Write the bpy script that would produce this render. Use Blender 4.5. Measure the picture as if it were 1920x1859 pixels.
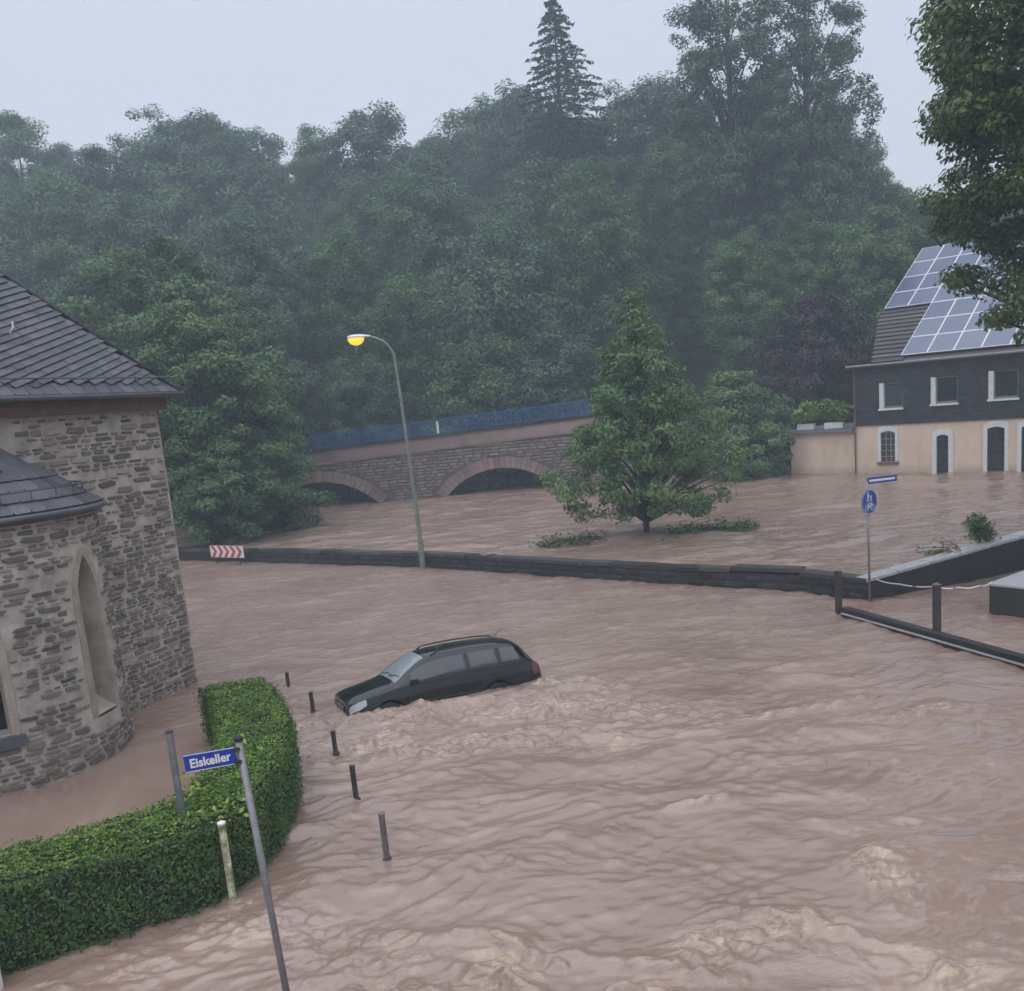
import bpy, math, random
import numpy as np
from mathutils import Vector, Matrix

# ------------------------------------------------------------------ clear
for o in list(bpy.data.objects):
    bpy.data.objects.remove(o, do_unlink=True)
scene = bpy.context.scene
COL = scene.collection
RAD = math.radians
rng = np.random.default_rng(7)
random.seed(7)

# ------------------------------------------------------------------ camera
EYE = 6.2                      # eye height above the street water (z = 0)
RIVER = 0.5                    # level of the swollen river behind the flood wall
cam_data = bpy.data.cameras.new('camera')
cam = bpy.data.objects.new('camera', cam_data)
COL.objects.link(cam)
scene.camera = cam
_p, _r = RAD(10.5), RAD(5.0)
fw = Vector((0, math.cos(_p), -math.sin(_p)))
up0 = Vector((0, math.sin(_p), math.cos(_p)))
ri0 = Vector((1, 0, 0))
ri = ri0 * math.cos(_r) - up0 * math.sin(_r)
up = up0 * math.cos(_r) + ri0 * math.sin(_r)
cam.matrix_world = Matrix(((ri.x, up.x, -fw.x, 0), (ri.y, up.y, -fw.y, 0), (ri.z, up.z, -fw.z, EYE), (0, 0, 0, 1)))
cam_data.sensor_width = 36
cam_data.lens = 36 * 1750 / 1920
cam_data.shift_y = (1085.58 - 929.5) / 1920
cam_data.clip_start = 0.1
cam_data.clip_end = 2000

# ------------------------------------------------------------------ sky, overcast
world = bpy.data.worlds.new('World')
scene.world = world
world.use_nodes = True
nt = world.node_tree
nt.nodes.clear()
out = nt.nodes.new('ShaderNodeOutputWorld')
sky = nt.nodes.new('ShaderNodeTexSky')
sky.sky_type = 'NISHITA'
sky.sun_disc = False
sky.sun_elevation = RAD(76)
sky.sun_rotation = RAD(-150)
sky.air_density = 2.0
sky.dust_density = 6.0
bg1 = nt.nodes.new('ShaderNodeBackground'); bg1.inputs['Strength'].default_value = 0.08
bg2 = nt.nodes.new('ShaderNodeBackground')
bg2.inputs['Color'].default_value = (0.61, 0.655, 0.77, 1)
bg2.inputs['Strength'].default_value = 0.80
mixw = nt.nodes.new('ShaderNodeMixShader'); mixw.inputs['Fac'].default_value = 0.9
nt.links.new(sky.outputs[0], bg1.inputs['Color'])
nt.links.new(bg1.outputs[0], mixw.inputs[1])
nt.links.new(bg2.outputs[0], mixw.inputs[2])
nt.links.new(mixw.outputs[0], out.inputs['Surface'])

sun_data = bpy.data.lights.new('sun', 'SUN')
sun_data.energy = 1.5
sun_data.angle = RAD(100)
sun_data.color = (0.95, 0.97, 1.0)
sun = bpy.data.objects.new('sun', sun_data)
COL.objects.link(sun)
_az = RAD(-150); _el = RAD(76)          # diffuse light from above and behind the camera's left
_d = Vector((math.sin(_az) * math.cos(_el), math.cos(_az) * math.cos(_el), math.sin(_el)))
sun.rotation_euler = (-_d).to_track_quat('-Z', 'Y').to_euler()

scene.view_settings.view_transform = 'Standard'
scene.view_settings.look = 'None'
scene.view_settings.exposure = 0.65
scene.view_settings.gamma = 1.0
scene.render.engine = 'CYCLES'
scene.cycles.use_adaptive_sampling = True
scene.cycles.adaptive_threshold = 0.03
scene.cycles.caustics_reflective = False
scene.cycles.caustics_refractive = False
scene.cycles.max_bounces = 4
scene.cycles.diffuse_bounces = 2
scene.cycles.glossy_bounces = 3
scene.cycles.transmission_bounces = 2
scene.cycles.volume_bounces = 0

# ------------------------------------------------------------------ helpers
def link(o, parent=None):
    COL.objects.link(o)
    if parent is not None:
        o.parent = parent
    return o

def tag(o, label=None, cat=None, group=None, kind=None):
    if label: o['label'] = label
    if cat: o['category'] = cat
    if group: o['group'] = group
    if kind: o['kind'] = kind
    return o

def empty(name, loc=(0, 0, 0), rz=0.0):
    o = bpy.data.objects.new(name, None)
    COL.objects.link(o)
    o.location = loc
    o.rotation_euler = (0, 0, rz)
    o.empty_display_size = 0.2
    return o

def raw_mesh(name, V, F, smooth=False):
    """V (n,3) array; F list of tuples or (m,k) array."""
    me = bpy.data.meshes.new(name)
    V = np.asarray(V, dtype=np.float32)
    if isinstance(F, np.ndarray):
        m, k = F.shape
        me.vertices.add(len(V)); me.vertices.foreach_set('co', V.ravel())
        me.loops.add(m * k); me.loops.foreach_set('vertex_index', F.astype(np.int32).ravel())
        me.polygons.add(m)
        me.polygons.foreach_set('loop_start', np.arange(0, m * k, k, dtype=np.int32))
        me.polygons.foreach_set('loop_total', np.full(m, k, dtype=np.int32))
        me.update(calc_edges=True)
        me.validate()
    else:
        me.from_pydata([tuple(map(float, v)) for v in V], [], F)
        me.update()
    if smooth:
        me.polygons.foreach_set('use_smooth', np.ones(len(me.polygons), dtype=bool))
    return me

def mobj(name, V, F, mat, parent=None, smooth=False):
    me = raw_mesh(name, V, F, smooth)
    for m in (mat if isinstance(mat, (list, tuple)) else [mat]):
        me.materials.append(m)
    return link(bpy.data.objects.new(name, me), parent)

class MB:
    """collects shapes that become ONE mesh object"""
    def __init__(s): s.V = []; s.F = []; s.M = []; s.m = 0
    def add(s, V, F):
        b = len(s.V)
        s.V += [tuple(map(float, v)) for v in V]
        s.F += [tuple(b + i for i in f) for f in F]
        s.M += [s.m] * len(F)
        return s
    def box(s, c, size, ax=None):
        c = Vector(c); hx, hy, hz = (q / 2 for q in size)
        X, Y, Z = ax if ax else (Vector((1, 0, 0)), Vector((0, 1, 0)), Vector((0, 0, 1)))
        X, Y, Z = Vector(X), Vector(Y), Vector(Z)
        P = [c + X * (sx * hx) + Y * (sy * hy) + Z * (sz * hz) for sz in (-1, 1) for sy in (-1, 1) for sx in (-1, 1)]
        return s.add(P, [(0, 2, 3, 1), (4, 5, 7, 6), (0, 1, 5, 4), (2, 6, 7, 3), (0, 4, 6, 2), (1, 3, 7, 5)])
    def tube(s, pts, rad, n=10, cap=True):
        pts = [Vector(p) for p in pts]
        rad = list(rad) if hasattr(rad, '__len__') else [rad] * len(pts)
        V = []; F = []
        ref = None
        for i, p in enumerate(pts):
            t = (pts[min(i + 1, len(pts) - 1)] - pts[max(i - 1, 0)]).normalized()
            if ref is None:
                ref = Vector((0, 0, 1)) if abs(t.z) < 0.9 else Vector((1, 0, 0))
            a = (ref - t * ref.dot(t)).normalized(); b = t.cross(a); ref = a
            for k in range(n):
                an = 2 * math.pi * k / n
                V.append(p + (a * math.cos(an) + b * math.sin(an)) * rad[i])
        for i in range(len(pts) - 1):
            for k in range(n):
                F.append((i * n + k, i * n + (k + 1) % n, (i + 1) * n + (k + 1) % n, (i + 1) * n + k))
        if cap:
            F.append(tuple(range(n - 1, -1, -1))); F.append(tuple((len(pts) - 1) * n + k for k in range(n)))
        return s.add(V, F)
    def prism(s, poly, o, X, Y, N, depth):
        """polygon (list of 2d) in plane o,X,Y extruded along N by depth"""
        o, X, Y, N = Vector(o), Vector(X), Vector(Y), Vector(N)
        n = len(poly)
        P = [o + X * a + Y * b for a, b in poly] + [o + X * a + Y * b + N * depth for a, b in poly]
        F = [tuple(range(n - 1, -1, -1)), tuple(range(n, 2 * n))] + [(i, (i + 1) % n, n + (i + 1) % n, n + i) for i in range(n)]
        return s.add(P, F)
    def build(s, name, mat, parent=None, smooth=False, bevel=0):
        o = mobj(name, s.V, s.F, mat, parent, smooth)
        if isinstance(mat, (list, tuple)):
            o.data.polygons.foreach_set('material_index', np.array(s.M, dtype=np.int32))
        if bevel:
            m = o.modifiers.new('bevel', 'BEVEL'); m.width = bevel; m.segments = 2; m.limit_method = 'ANGLE'
        return o

def copy_tree(src, parent=None):
    c = src.copy(); COL.objects.link(c)
    c.parent = parent
    for ch in list(src.children):
        copy_tree(ch, c)
    return c

# numpy gradient noise
_perm = np.random.default_rng(3).permutation(512)
_ga = np.random.default_rng(4).random(512) * 2 * np.pi
_gx, _gy = np.cos(_ga), np.sin(_ga)
def perlin(x, y, seed=0):
    x = x + seed * 17.31; y = y - seed * 9.77
    xi = np.floor(x).astype(int); yi = np.floor(y).astype(int)
    xf = x - xi; yf = y - yi
    def g(ix, iy, dx, dy):
        h = _perm[(_perm[ix & 511] + iy) & 511]
        return _gx[h] * dx + _gy[h] * dy
    u = xf * xf * xf * (xf * (xf * 6 - 15) + 10); v = yf * yf * yf * (yf * (yf * 6 - 15) + 10)
    a = g(xi, yi, xf, yf); b = g(xi + 1, yi, xf - 1, yf); c = g(xi, yi + 1, xf, yf - 1); d = g(xi + 1, yi + 1, xf - 1, yf - 1)
    return (a + u * (b - a) + v * ((c + u * (d - c)) - (a + u * (b - a)))) * 1.5
def smooth(a, b, x):
    t = np.clip((x - a) / (b - a), 0, 1); return t * t * (3 - 2 * t)

# ------------------------------------------------------------------ materials
def new_mat(name):
    m = bpy.data.materials.new(name); m.use_nodes = True
    return m, m.node_tree, m.node_tree.nodes['Principled BSDF']
def ramp(ntree, stops):
    r = ntree.nodes.new('ShaderNodeValToRGB')
    e = r.color_ramp.elements
    while len(e) < len(stops): e.new(0.5)
    for i, (p, c) in enumerate(stops):
        e[i].position = p; e[i].color = (*c, 1)
    return r
def noise_mat(name, stops, scale=3.0, rough=0.6, bump=0.0, bscale=30.0, detail=5, metallic=0.0, spec=0.5, island=0.0, stretch=None):
    """procedural colour: noise (+ random per piece) through a ramp, fine bump"""
    m, t, b = new_mat(name)
    tc = t.nodes.new('ShaderNodeTexCoord')
    src = tc.outputs['Object']
    if stretch:
        mp = t.nodes.new('ShaderNodeMapping'); mp.inputs['Scale'].default_value = stretch
        t.links.new(src, mp.inputs[0]); src = mp.outputs[0]
    n = t.nodes.new('ShaderNodeTexNoise'); n.inputs['Scale'].default_value = scale; n.inputs['Detail'].default_value = detail
    n.inputs['Roughness'].default_value = 0.65
    t.links.new(src, n.inputs['Vector'])
    r = ramp(t, stops)
    fac = n.outputs['Fac']
    if island:
        oi = t.nodes.new('ShaderNodeObjectInfo'); ge = t.nodes.new('ShaderNodeNewGeometry')
        ad = t.nodes.new('ShaderNodeMath'); ad.operation = 'ADD'
        t.links.new(oi.outputs['Random'], ad.inputs[0]); t.links.new(ge.outputs['Random Per Island'], ad.inputs[1])
        fr = t.nodes.new('ShaderNodeMath'); fr.operation = 'FRACT'; t.links.new(ad.outputs[0], fr.inputs[0])
        mx = t.nodes.new('ShaderNodeMix'); mx.inputs['Factor'].default_value = island
        t.links.new(fac, mx.inputs['A']); t.links.new(fr.outputs[0], mx.inputs['B'])
        fac = mx.outputs['Result']
    t.links.new(fac, r.inputs[0])
    t.links.new(r.outputs[0], b.inputs['Base Color'])
    b.inputs['Roughness'].default_value = rough
    b.inputs['Metallic'].default_value = metallic
    b.inputs['Specular IOR Level'].default_value = spec
    if bump:
        n2 = t.nodes.new('ShaderNodeTexNoise'); n2.inputs['Scale'].default_value = bscale; n2.inputs['Detail'].default_value = 6
        t.links.new(tc.outputs['Object'], n2.inputs['Vector'])
        bp = t.nodes.new('ShaderNodeBump'); bp.inputs['Strength'].default_value = bump; bp.inputs['Distance'].default_value = 0.02
        t.links.new(n2.outputs['Fac'], bp.inputs['Height']); t.links.new(bp.outputs[0], b.inputs['Normal'])
    return m
def flat_mat(name, col, rough=0.5, metallic=0.0, var=0.12, coat=0.0, spec=0.5):
    lo = tuple(c * (1 - var) for c in col); hi = tuple(min(1, c * (1 + var)) for c in col)
    m = noise_mat(name, [(0.3, lo), (0.7, hi)], scale=4, rough=rough, metallic=metallic, spec=spec)
    if coat:
        m.node_tree.nodes['Principled BSDF'].inputs['Coat Weight'].default_value = coat
        m.node_tree.nodes['Principled BSDF'].inputs['Coat Roughness'].default_value = 0.05
    return m
def leaf_mat(name, stops, trans=0.25, rough=0.5):
    m, t, b = new_mat(name)
    at = t.nodes.new('ShaderNodeAttribute'); at.attribute_name = 'tint'
    oi = t.nodes.new('ShaderNodeObjectInfo')
    ad = t.nodes.new('ShaderNodeMath'); ad.operation = 'MULTIPLY_ADD'; ad.inputs[1].default_value = 0.42
    t.links.new(oi.outputs['Random'], ad.inputs[0]); t.links.new(at.outputs['Fac'], ad.inputs[2])
    r = ramp(t, stops)
    t.links.new(ad.outputs[0], r.inputs[0])
    t.links.new(r.outputs[0], b.inputs['Base Color'])
    b.inputs['Roughness'].default_value = rough; b.inputs['Specular IOR Level'].default_value = 0.4
    tr = t.nodes.new('ShaderNodeBsdfTranslucent'); t.links.new(r.outputs[0], tr.inputs['Color'])
    mx = t.nodes.new('ShaderNodeMixShader'); mx.inputs[0].default_value = trans
    t.links.new(b.outputs[0], mx.inputs[1]); t.links.new(tr.outputs[0], mx.inputs[2])
    t.links.new(mx.outputs[0], t.nodes['Material Output'].inputs['Surface'])
    return m

M = {}
M['mortar'] = noise_mat('mortar', [(0.3, (0.25, 0.215, 0.185)), (0.55, (0.40, 0.355, 0.31)), (0.75, (0.50, 0.455, 0.405))], scale=2.2, rough=0.85, bump=0.6, bscale=25)
M['stone'] = noise_mat('rubble_stone', [(0.08, (0.055, 0.046, 0.041)), (0.25, (0.15, 0.12, 0.10)), (0.4, (0.125, 0.115, 0.105)), (0.52, (0.24, 0.195, 0.165)), (0.66, (0.16, 0.105, 0.09)), (0.85, (0.36, 0.315, 0.27))], scale=6, rough=0.75, bump=0.8, bscale=18, island=0.75)
M['trim'] = noise_mat('dressed_stone', [(0.3, (0.22, 0.185, 0.15)), (0.7, (0.40, 0.345, 0.285))], scale=2.5, rough=0.8, bump=0.4, bscale=20)
M['slate'] = noise_mat('wet_slate', [(0.15, (0.026, 0.028, 0.035)), (0.5, (0.056, 0.058, 0.068)), (0.9, (0.095, 0.096, 0.11))], scale=3, rough=0.32, bump=0.35, bscale=14, island=0.6)
M['slate_dark'] = noise_mat('slate_backing', [(0.3, (0.02, 0.02, 0.025)), (0.7, (0.035, 0.035, 0.042))], rough=0.5)
M['lead'] = noise_mat('lead_flashing', [(0.3, (0.045, 0.05, 0.06)), (0.7, (0.10, 0.105, 0.125))], scale=2, rough=0.4, bump=0.2, bscale=8)
M['wood'] = noise_mat('eaves_board', [(0.3, (0.07, 0.04, 0.032)), (0.7, (0.15, 0.085, 0.06))], scale=5, rough=0.7, bump=0.3)
M['black_glass'] = flat_mat('dark_window_glass', (0.012, 0.014, 0.018), rough=0.08)
M['glass'] = flat_mat('window_glass', (0.025, 0.032, 0.036), rough=0.06)
M['metal'] = noise_mat('galvanised_metal', [(0.3, (0.15, 0.15, 0.155)), (0.7, (0.27, 0.27, 0.28))], scale=6, rough=0.45, metallic=0.5)
M['metal_dark'] = noise_mat('weathered_post', [(0.3, (0.025, 0.022, 0.021)), (0.7, (0.07, 0.06, 0.057))], scale=8, rough=0.55, metallic=0.3)
M['post_grey'] = noise_mat('grey_bollard', [(0.3, (0.09, 0.08, 0.08)), (0.7, (0.19, 0.17, 0.17))], scale=8, rough=0.5, metallic=0.3)
M['lamp_pole'] = noise_mat('lamp_pole_paint', [(0.3, (0.14, 0.17, 0.14)), (0.7, (0.23, 0.26, 0.21))], scale=3, rough=0.5)
M['white'] = flat_mat('white_paint', (0.68, 0.68, 0.68), rough=0.5)
M['mossy_white'] = noise_mat('mossy_white_post', [(0.35, (0.10, 0.12, 0.04)), (0.5, (0.35, 0.36, 0.22)), (0.65, (0.62, 0.62, 0.52))], scale=9, rough=0.7)
M['blue'] = flat_mat('sign_blue', (0.012, 0.04, 0.30), rough=0.35, var=0.08)
M['red'] = flat_mat('sign_red', (0.52, 0.06, 0.05), rough=0.4)
M['rail_blue'] = flat_mat('railing_blue', (0.025, 0.09, 0.24), rough=0.45)
M['beige'] = noise_mat('beige_render', [(0.25, (0.56, 0.43, 0.325)), (0.5, (0.69, 0.54, 0.415)), (0.75, (0.76, 0.61, 0.475))], scale=1.3, rough=0.85, bump=0.2, stretch=(1, 1, .35))
def clad_mat():
    m = noise_mat('slate_cladding', [(0.3, (0.014, 0.016, 0.021)), (0.7, (0.034, 0.036, 0.044))], scale=2.0, rough=0.5)
    t = m.node_tree; b = t.nodes['Principled BSDF']; tc = t.nodes.new('ShaderNodeTexCoord')
    dt = t.nodes.new('ShaderNodeVectorMath'); dt.operation = 'DOT_PRODUCT'; dt.inputs[1].default_value = (.736, -.677, 0)
    sp_ = t.nodes.new('ShaderNodeSeparateXYZ'); cb_ = t.nodes.new('ShaderNodeCombineXYZ')
    t.links.new(tc.outputs['Object'], dt.inputs[0]); t.links.new(tc.outputs['Object'], sp_.inputs[0])
    t.links.new(dt.outputs['Value'], cb_.inputs[0]); t.links.new(sp_.outputs['Z'], cb_.inputs[1])
    br_ = t.nodes.new('ShaderNodeTexBrick'); br_.inputs['Scale'].default_value = 1.0; br_.inputs['Brick Width'].default_value = .34; br_.inputs['Row Height'].default_value = .22; br_.inputs['Mortar Size'].default_value = .018
    br_.inputs['Color1'].default_value = (.55, .55, .55, 1); br_.inputs['Color2'].default_value = (1.5, 1.5, 1.5, 1); br_.inputs['Mortar'].default_value = (.25, .25, .25, 1)
    t.links.new(cb_.outputs[0], br_.inputs['Vector'])
    src = b.inputs['Base Color'].links[0].from_socket
    mx = t.nodes.new('ShaderNodeMix'); mx.data_type = 'RGBA'; mx.blend_type = 'MULTIPLY'; mx.inputs['Factor'].default_value = 1
    t.links.new(src, mx.inputs['A']); t.links.new(br_.outputs['Color'], mx.inputs['B']); t.links.new(mx.outputs['Result'], b.inputs['Base Color'])
    bp = t.nodes.new('ShaderNodeBump'); bp.inputs['Strength'].default_value = .5; bp.inputs['Distance'].default_value = .02; t.links.new(br_.outputs['Fac'], bp.inputs['Height']); bp.invert = True; t.links.new(bp.outputs[0], b.inputs['Normal'])
    return m
M['clad'] = clad_mat()
def tide(m, z0, z1, dark):
    t = m.node_tree; b = t.nodes['Principled BSDF']; tc = t.nodes.new('ShaderNodeTexCoord'); sp_ = t.nodes.new('ShaderNodeSeparateXYZ'); t.links.new(tc.outputs['Object'], sp_.inputs[0])
    n = t.nodes.new('ShaderNodeTexNoise'); n.inputs['Scale'].default_value = 1.6; n.inputs['Detail'].default_value = 6; t.links.new(tc.outputs['Object'], n.inputs['Vector'])
    ma = t.nodes.new('ShaderNodeMath'); ma.operation = 'MULTIPLY_ADD'; ma.inputs[1].default_value = .7; t.links.new(n.outputs['Fac'], ma.inputs[0]); t.links.new(sp_.outputs['Z'], ma.inputs[2])
    mr = t.nodes.new('ShaderNodeMapRange'); mr.inputs['From Min'].default_value = z0 + .35; mr.inputs['From Max'].default_value = z1 + .35; mr.inputs['To Min'].default_value = dark; mr.inputs['To Max'].default_value = 1.0; t.links.new(ma.outputs[0], mr.inputs['Value'])
    src = b.inputs['Base Color'].links[0].from_socket; mx = t.nodes.new('ShaderNodeVectorMath'); mx.operation = 'SCALE'
    t.links.new(src, mx.inputs[0]); t.links.new(mr.outputs[0], mx.inputs['Scale']); t.links.new(mx.outputs[0], b.inputs['Base Color'])
tide(M['beige'], .55, 1.05, .70)
M['rooftile'] = noise_mat('dark_roof_tile', [(0.2, (0.035, 0.032, 0.035)), (0.8, (0.085, 0.075, 0.075))], scale=4, rough=0.5, bump=0.3, island=0.5)
M['panel'] = noise_mat('solar_glass', [(0.3, (0.075, 0.09, 0.155)), (0.7, (0.11, 0.125, 0.195))], scale=1.5, rough=0.14, island=0.4)
M['alu'] = flat_mat('panel_frame', (0.62, 0.64, 0.68), rough=0.35, metallic=0.3)
M['wallstone'] = noise_mat('wet_dark_stone', [(0.3, (0.009, 0.008, 0.009)), (0.6, (0.026, 0.023, 0.023)), (0.8, (0.048, 0.043, 0.040))], scale=3, rough=0.55, bump=0.9, bscale=7, island=0.4)
M['coping'] = noise_mat('wet_coping', [(0.3, (0.022, 0.021, 0.022)), (0.7, (0.07, 0.066, 0.066))], scale=4, rough=0.38, bump=0.5, bscale=12, island=0.4)
M['coping_light'] = noise_mat('light_coping', [(0.3, (0.30, 0.30, 0.31)), (0.7, (0.46, 0.46, 0.47))], scale=4, rough=0.3, bump=0.3)
M['sandstone'] = noise_mat('bridge_sandstone', [(0.25, (0.18, 0.125, 0.11)), (0.55, (0.28, 0.20, 0.175)), (0.8, (0.35, 0.26, 0.23))], scale=1.2, rough=0.85, bump=0.4, bscale=6, island=0.35)
M['bridge_stone'] = noise_mat('bridge_course_stone', [(0.2, (0.15, 0.118, 0.105)), (0.8, (0.28, 0.22, 0.195))], scale=3, rough=0.85, bump=0.5, bscale=8, island=0.6)
M['bridge_joint'] = noise_mat('bridge_joint', [(0.3, (0.10, 0.082, 0.076)), (0.7, (0.15, 0.122, 0.112))], rough=0.9)
M['bark'] = noise_mat('wet_bark', [(0.3, (0.025, 0.020, 0.017)), (0.7, (0.06, 0.05, 0.04))], scale=6, rough=0.8, bump=0.5, stretch=(3, 3, 0.6))
M['soil'] = noise_mat('woodland_floor', [(0.3, (0.02, 0.026, 0.014)), (0.7, (0.045, 0.055, 0.025))], scale=0.6, rough=0.95)
M['mud'] = noise_mat('river_mud', [(0.3, (0.10, 0.07, 0.05)), (0.7, (0.14, 0.10, 0.07))], rough=0.9)
M['leaf_wood'] = leaf_mat('leaf_woodland', [(0.0, (0.024, 0.052, 0.036)), (0.45, (0.062, 0.118, 0.070)), (1.0, (0.115, 0.19, 0.10))])
M['leaf_fresh'] = leaf_mat('leaf_fresh', [(0.0, (0.034, 0.075, 0.028)), (0.45, (0.085, 0.160, 0.055)), (1.0, (0.155, 0.25, 0.08))])
M['leaf_river'] = leaf_mat('leaf_riverside', [(0.0, (0.022, 0.052, 0.022)), (0.45, (0.060, 0.122, 0.042)), (1.0, (0.12, 0.21, 0.065))])
M['leaf_near'] = leaf_mat('leaf_near_tree', [(0.0, (0.022, 0.042, 0.014)), (0.5, (0.056, 0.10, 0.028)), (1.0, (0.13, 0.19, 0.045))])
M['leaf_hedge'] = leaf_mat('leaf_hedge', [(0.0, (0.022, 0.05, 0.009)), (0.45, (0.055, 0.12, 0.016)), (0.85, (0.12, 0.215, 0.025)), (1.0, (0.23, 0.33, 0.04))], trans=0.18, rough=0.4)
M['leaf_copper'] = leaf_mat('leaf_copper', [(0.0, (0.03, 0.018, 0.026)), (1.0, (0.075, 0.045, 0.055))])
M['leaf_dry'] = leaf_mat('leaf_dry', [(0.0, (0.06, 0.05, 0.02)), (0.6, (0.22, 0.11, 0.04)), (1.0, (0.34, 0.15, 0.05))])
M['needle'] = leaf_mat('needles', [(0.0, (0.012, 0.024, 0.018)), (1.0, (0.032, 0.052, 0.034))], trans=0.1)
M['hedge_core'] = noise_mat('hedge_core', [(0.3, (0.008, 0.014, 0.006)), (0.7, (0.02, 0.03, 0.012))], rough=0.9)
M['paint'] = flat_mat('black_car_paint', (0.003, 0.0033, 0.005), rough=0.06, coat=0.35, spec=0.4)
M['trimblack'] = flat_mat('black_plastic', (0.008, 0.008, 0.009), rough=0.45)
M['screen'] = flat_mat('fogged_windscreen', (0.24, 0.28, 0.30), rough=0.12)  # sky reflection on the windscreen put into a pale base colour
M['carglass'] = flat_mat('wet_car_glass', (0.026, 0.031, 0.040), rough=0.04, coat=0.4)
M['lens'] = flat_mat('headlamp_lens', (0.42, 0.45, 0.47), rough=0.08, coat=0.8)
M['lens_red'] = flat_mat('tail_lamp_lens', (0.10, 0.004, 0.008), rough=0.12, coat=0.6)
M['chrome'] = flat_mat('chrome', (0.6, 0.62, 0.65), rough=0.15, metallic=0.9)
M['tyre'] = flat_mat('tyre_rubber', (0.012, 0.012, 0.012), rough=0.7)
M['terracotta'] = flat_mat('downpipe_brown', (0.17, 0.09, 0.07), rough=0.6)
M['window_frame'] = flat_mat('grey_window_frame', (0.20, 0.20, 0.20), rough=0.5)
m, t, b = new_mat('sodium_lamp_glass')
b.inputs['Base Color'].default_value = (0.9, 0.55, 0.1, 1)
b.inputs['Emission Color'].default_value = (1.0, 0.47, 0.03, 1); b.inputs['Emission Strength'].default_value = 0.85
M['sodium'] = m

# muddy water: brown silt body, sky reflected, foam where the surface breaks
def water_mat(name, bump_scale, foam_amt):
    m, t, b = new_mat(name)
    tc = t.nodes.new('ShaderNodeTexCoord')
    n = t.nodes.new('ShaderNodeTexNoise'); n.inputs['Scale'].default_value = 0.35; n.inputs['Detail'].default_value = 6
    t.links.new(tc.outputs['Object'], n.inputs['Vector'])
    r = ramp(t, [(0.3, (0.228, 0.152, 0.118)), (0.7, (0.315, 0.222, 0.178))]); t.links.new(n.outputs['Fac'], r.inputs[0])
    at = t.nodes.new('ShaderNodeAttribute'); at.attribute_name = 'foam'
    fn = t.nodes.new('ShaderNodeTexNoise'); fn.inputs['Scale'].default_value = 7.5; fn.inputs['Distortion'].default_value = 0.6; fn.inputs['Detail'].default_value = 6; fn.inputs['Roughness'].default_value = 0.62
    fm = t.nodes.new('ShaderNodeMapping'); fm.inputs['Scale'].default_value = (0.55, 1.25, 1.0); fm.inputs['Rotation'].default_value = (0, 0, 0.12)
    t.links.new(tc.outputs['Object'], fm.inputs[0]); t.links.new(fm.outputs[0], fn.inputs['Vector'])
    mr = t.nodes.new('ShaderNodeMapRange'); mr.inputs['From Min'].default_value = 0.43; mr.inputs['From Max'].default_value = 0.68
    t.links.new(fn.outputs['Fac'], mr.inputs['Value'])
    mu = t.nodes.new('ShaderNodeMath'); mu.operation = 'MULTIPLY'; t.links.new(mr.outputs[0], mu.inputs[0]); t.links.new(at.outputs['Fac'], mu.inputs[1])
    mc = t.nodes.new('ShaderNodeMix'); mc.data_type = 'RGBA'
    t.links.new(mu.outputs[0], mc.inputs['Factor']); t.links.new(r.outputs[0], mc.inputs['A']); mc.inputs['B'].default_value = (0.50, 0.385, 0.275, 1)
    t.links.new(mc.outputs['Result'], b.inputs['Base Color'])
    ro = t.nodes.new('ShaderNodeMapRange'); ro.inputs['To Min'].default_value = 0.08; ro.inputs['To Max'].default_value = 0.75
    t.links.new(mu.outputs[0], ro.inputs['Value']); t.links.new(ro.outputs[0], b.inputs['Roughness'])
    b.inputs['IOR'].default_value = 1.65
    mp = t.nodes.new('ShaderNodeMapping'); mp.inputs['Scale'].default_value = (0.55, 1.0, 1.0)
    t.links.new(tc.outputs['Object'], mp.inputs[0])
    hs = []
    for sc, amp in ((bump_scale, 1.0), (bump_scale * 2.7, 0.6), (bump_scale * 7.0, 0.3)):
        nn = t.nodes.new('ShaderNodeTexNoise'); nn.inputs['Scale'].default_value = sc; nn.inputs['Detail'].default_value = 3; nn.inputs['Distortion'].default_value = 0.8
        t.links.new(mp.outputs[0], nn.inputs['Vector'])
        ml = t.nodes.new('ShaderNodeMath'); ml.operation = 'MULTIPLY'; ml.inputs[1].default_value = amp; t.links.new(nn.outputs['Fac'], ml.inputs[0]); hs.append(ml)
    a0 = t.nodes.new('ShaderNodeMath'); a0.operation = 'ADD'; t.links.new(hs[0].outputs[0], a0.inputs[0]); t.links.new(hs[1].outputs[0], a0.inputs[1])
    ad = t.nodes.new('ShaderNodeMath'); ad.operation = 'ADD'; t.links.new(a0.outputs[0], ad.inputs[0]); t.links.new(hs[2].outputs[0], ad.inputs[1])
    a2 = t.nodes.new('ShaderNodeAttribute'); a2.attribute_name = 'chop'
    bp = t.nodes.new('ShaderNodeBump'); bp.inputs['Distance'].default_value = 0.085
    t.links.new(a2.outputs['Fac'], bp.inputs['Strength'])
    t.links.new(ad.outputs[0], bp.inputs['Height']); t.links.new(bp.outputs[0], b.inputs['Normal'])
    return m
M['flood'] = water_mat('muddy_flood_water', 4.2, 1.0)
M['river'] = water_mat('muddy_river_water', 1.3, 1.0)

# ------------------------------------------------------------------ terrain
WALL_X = [-60, -30, -16.04, -12.23, -3.43, 4.28, 8.54, 9.81, 15.39, 22.0, 60]
WALL_Y = [70, 54.8, 46.06, 43.71, 37.56, 30.76, 27.21, 25.35, 27.44, 29.92, 44.15]
def wall_y(x): return np.interp(x, WALL_X, WALL_Y)

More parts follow.
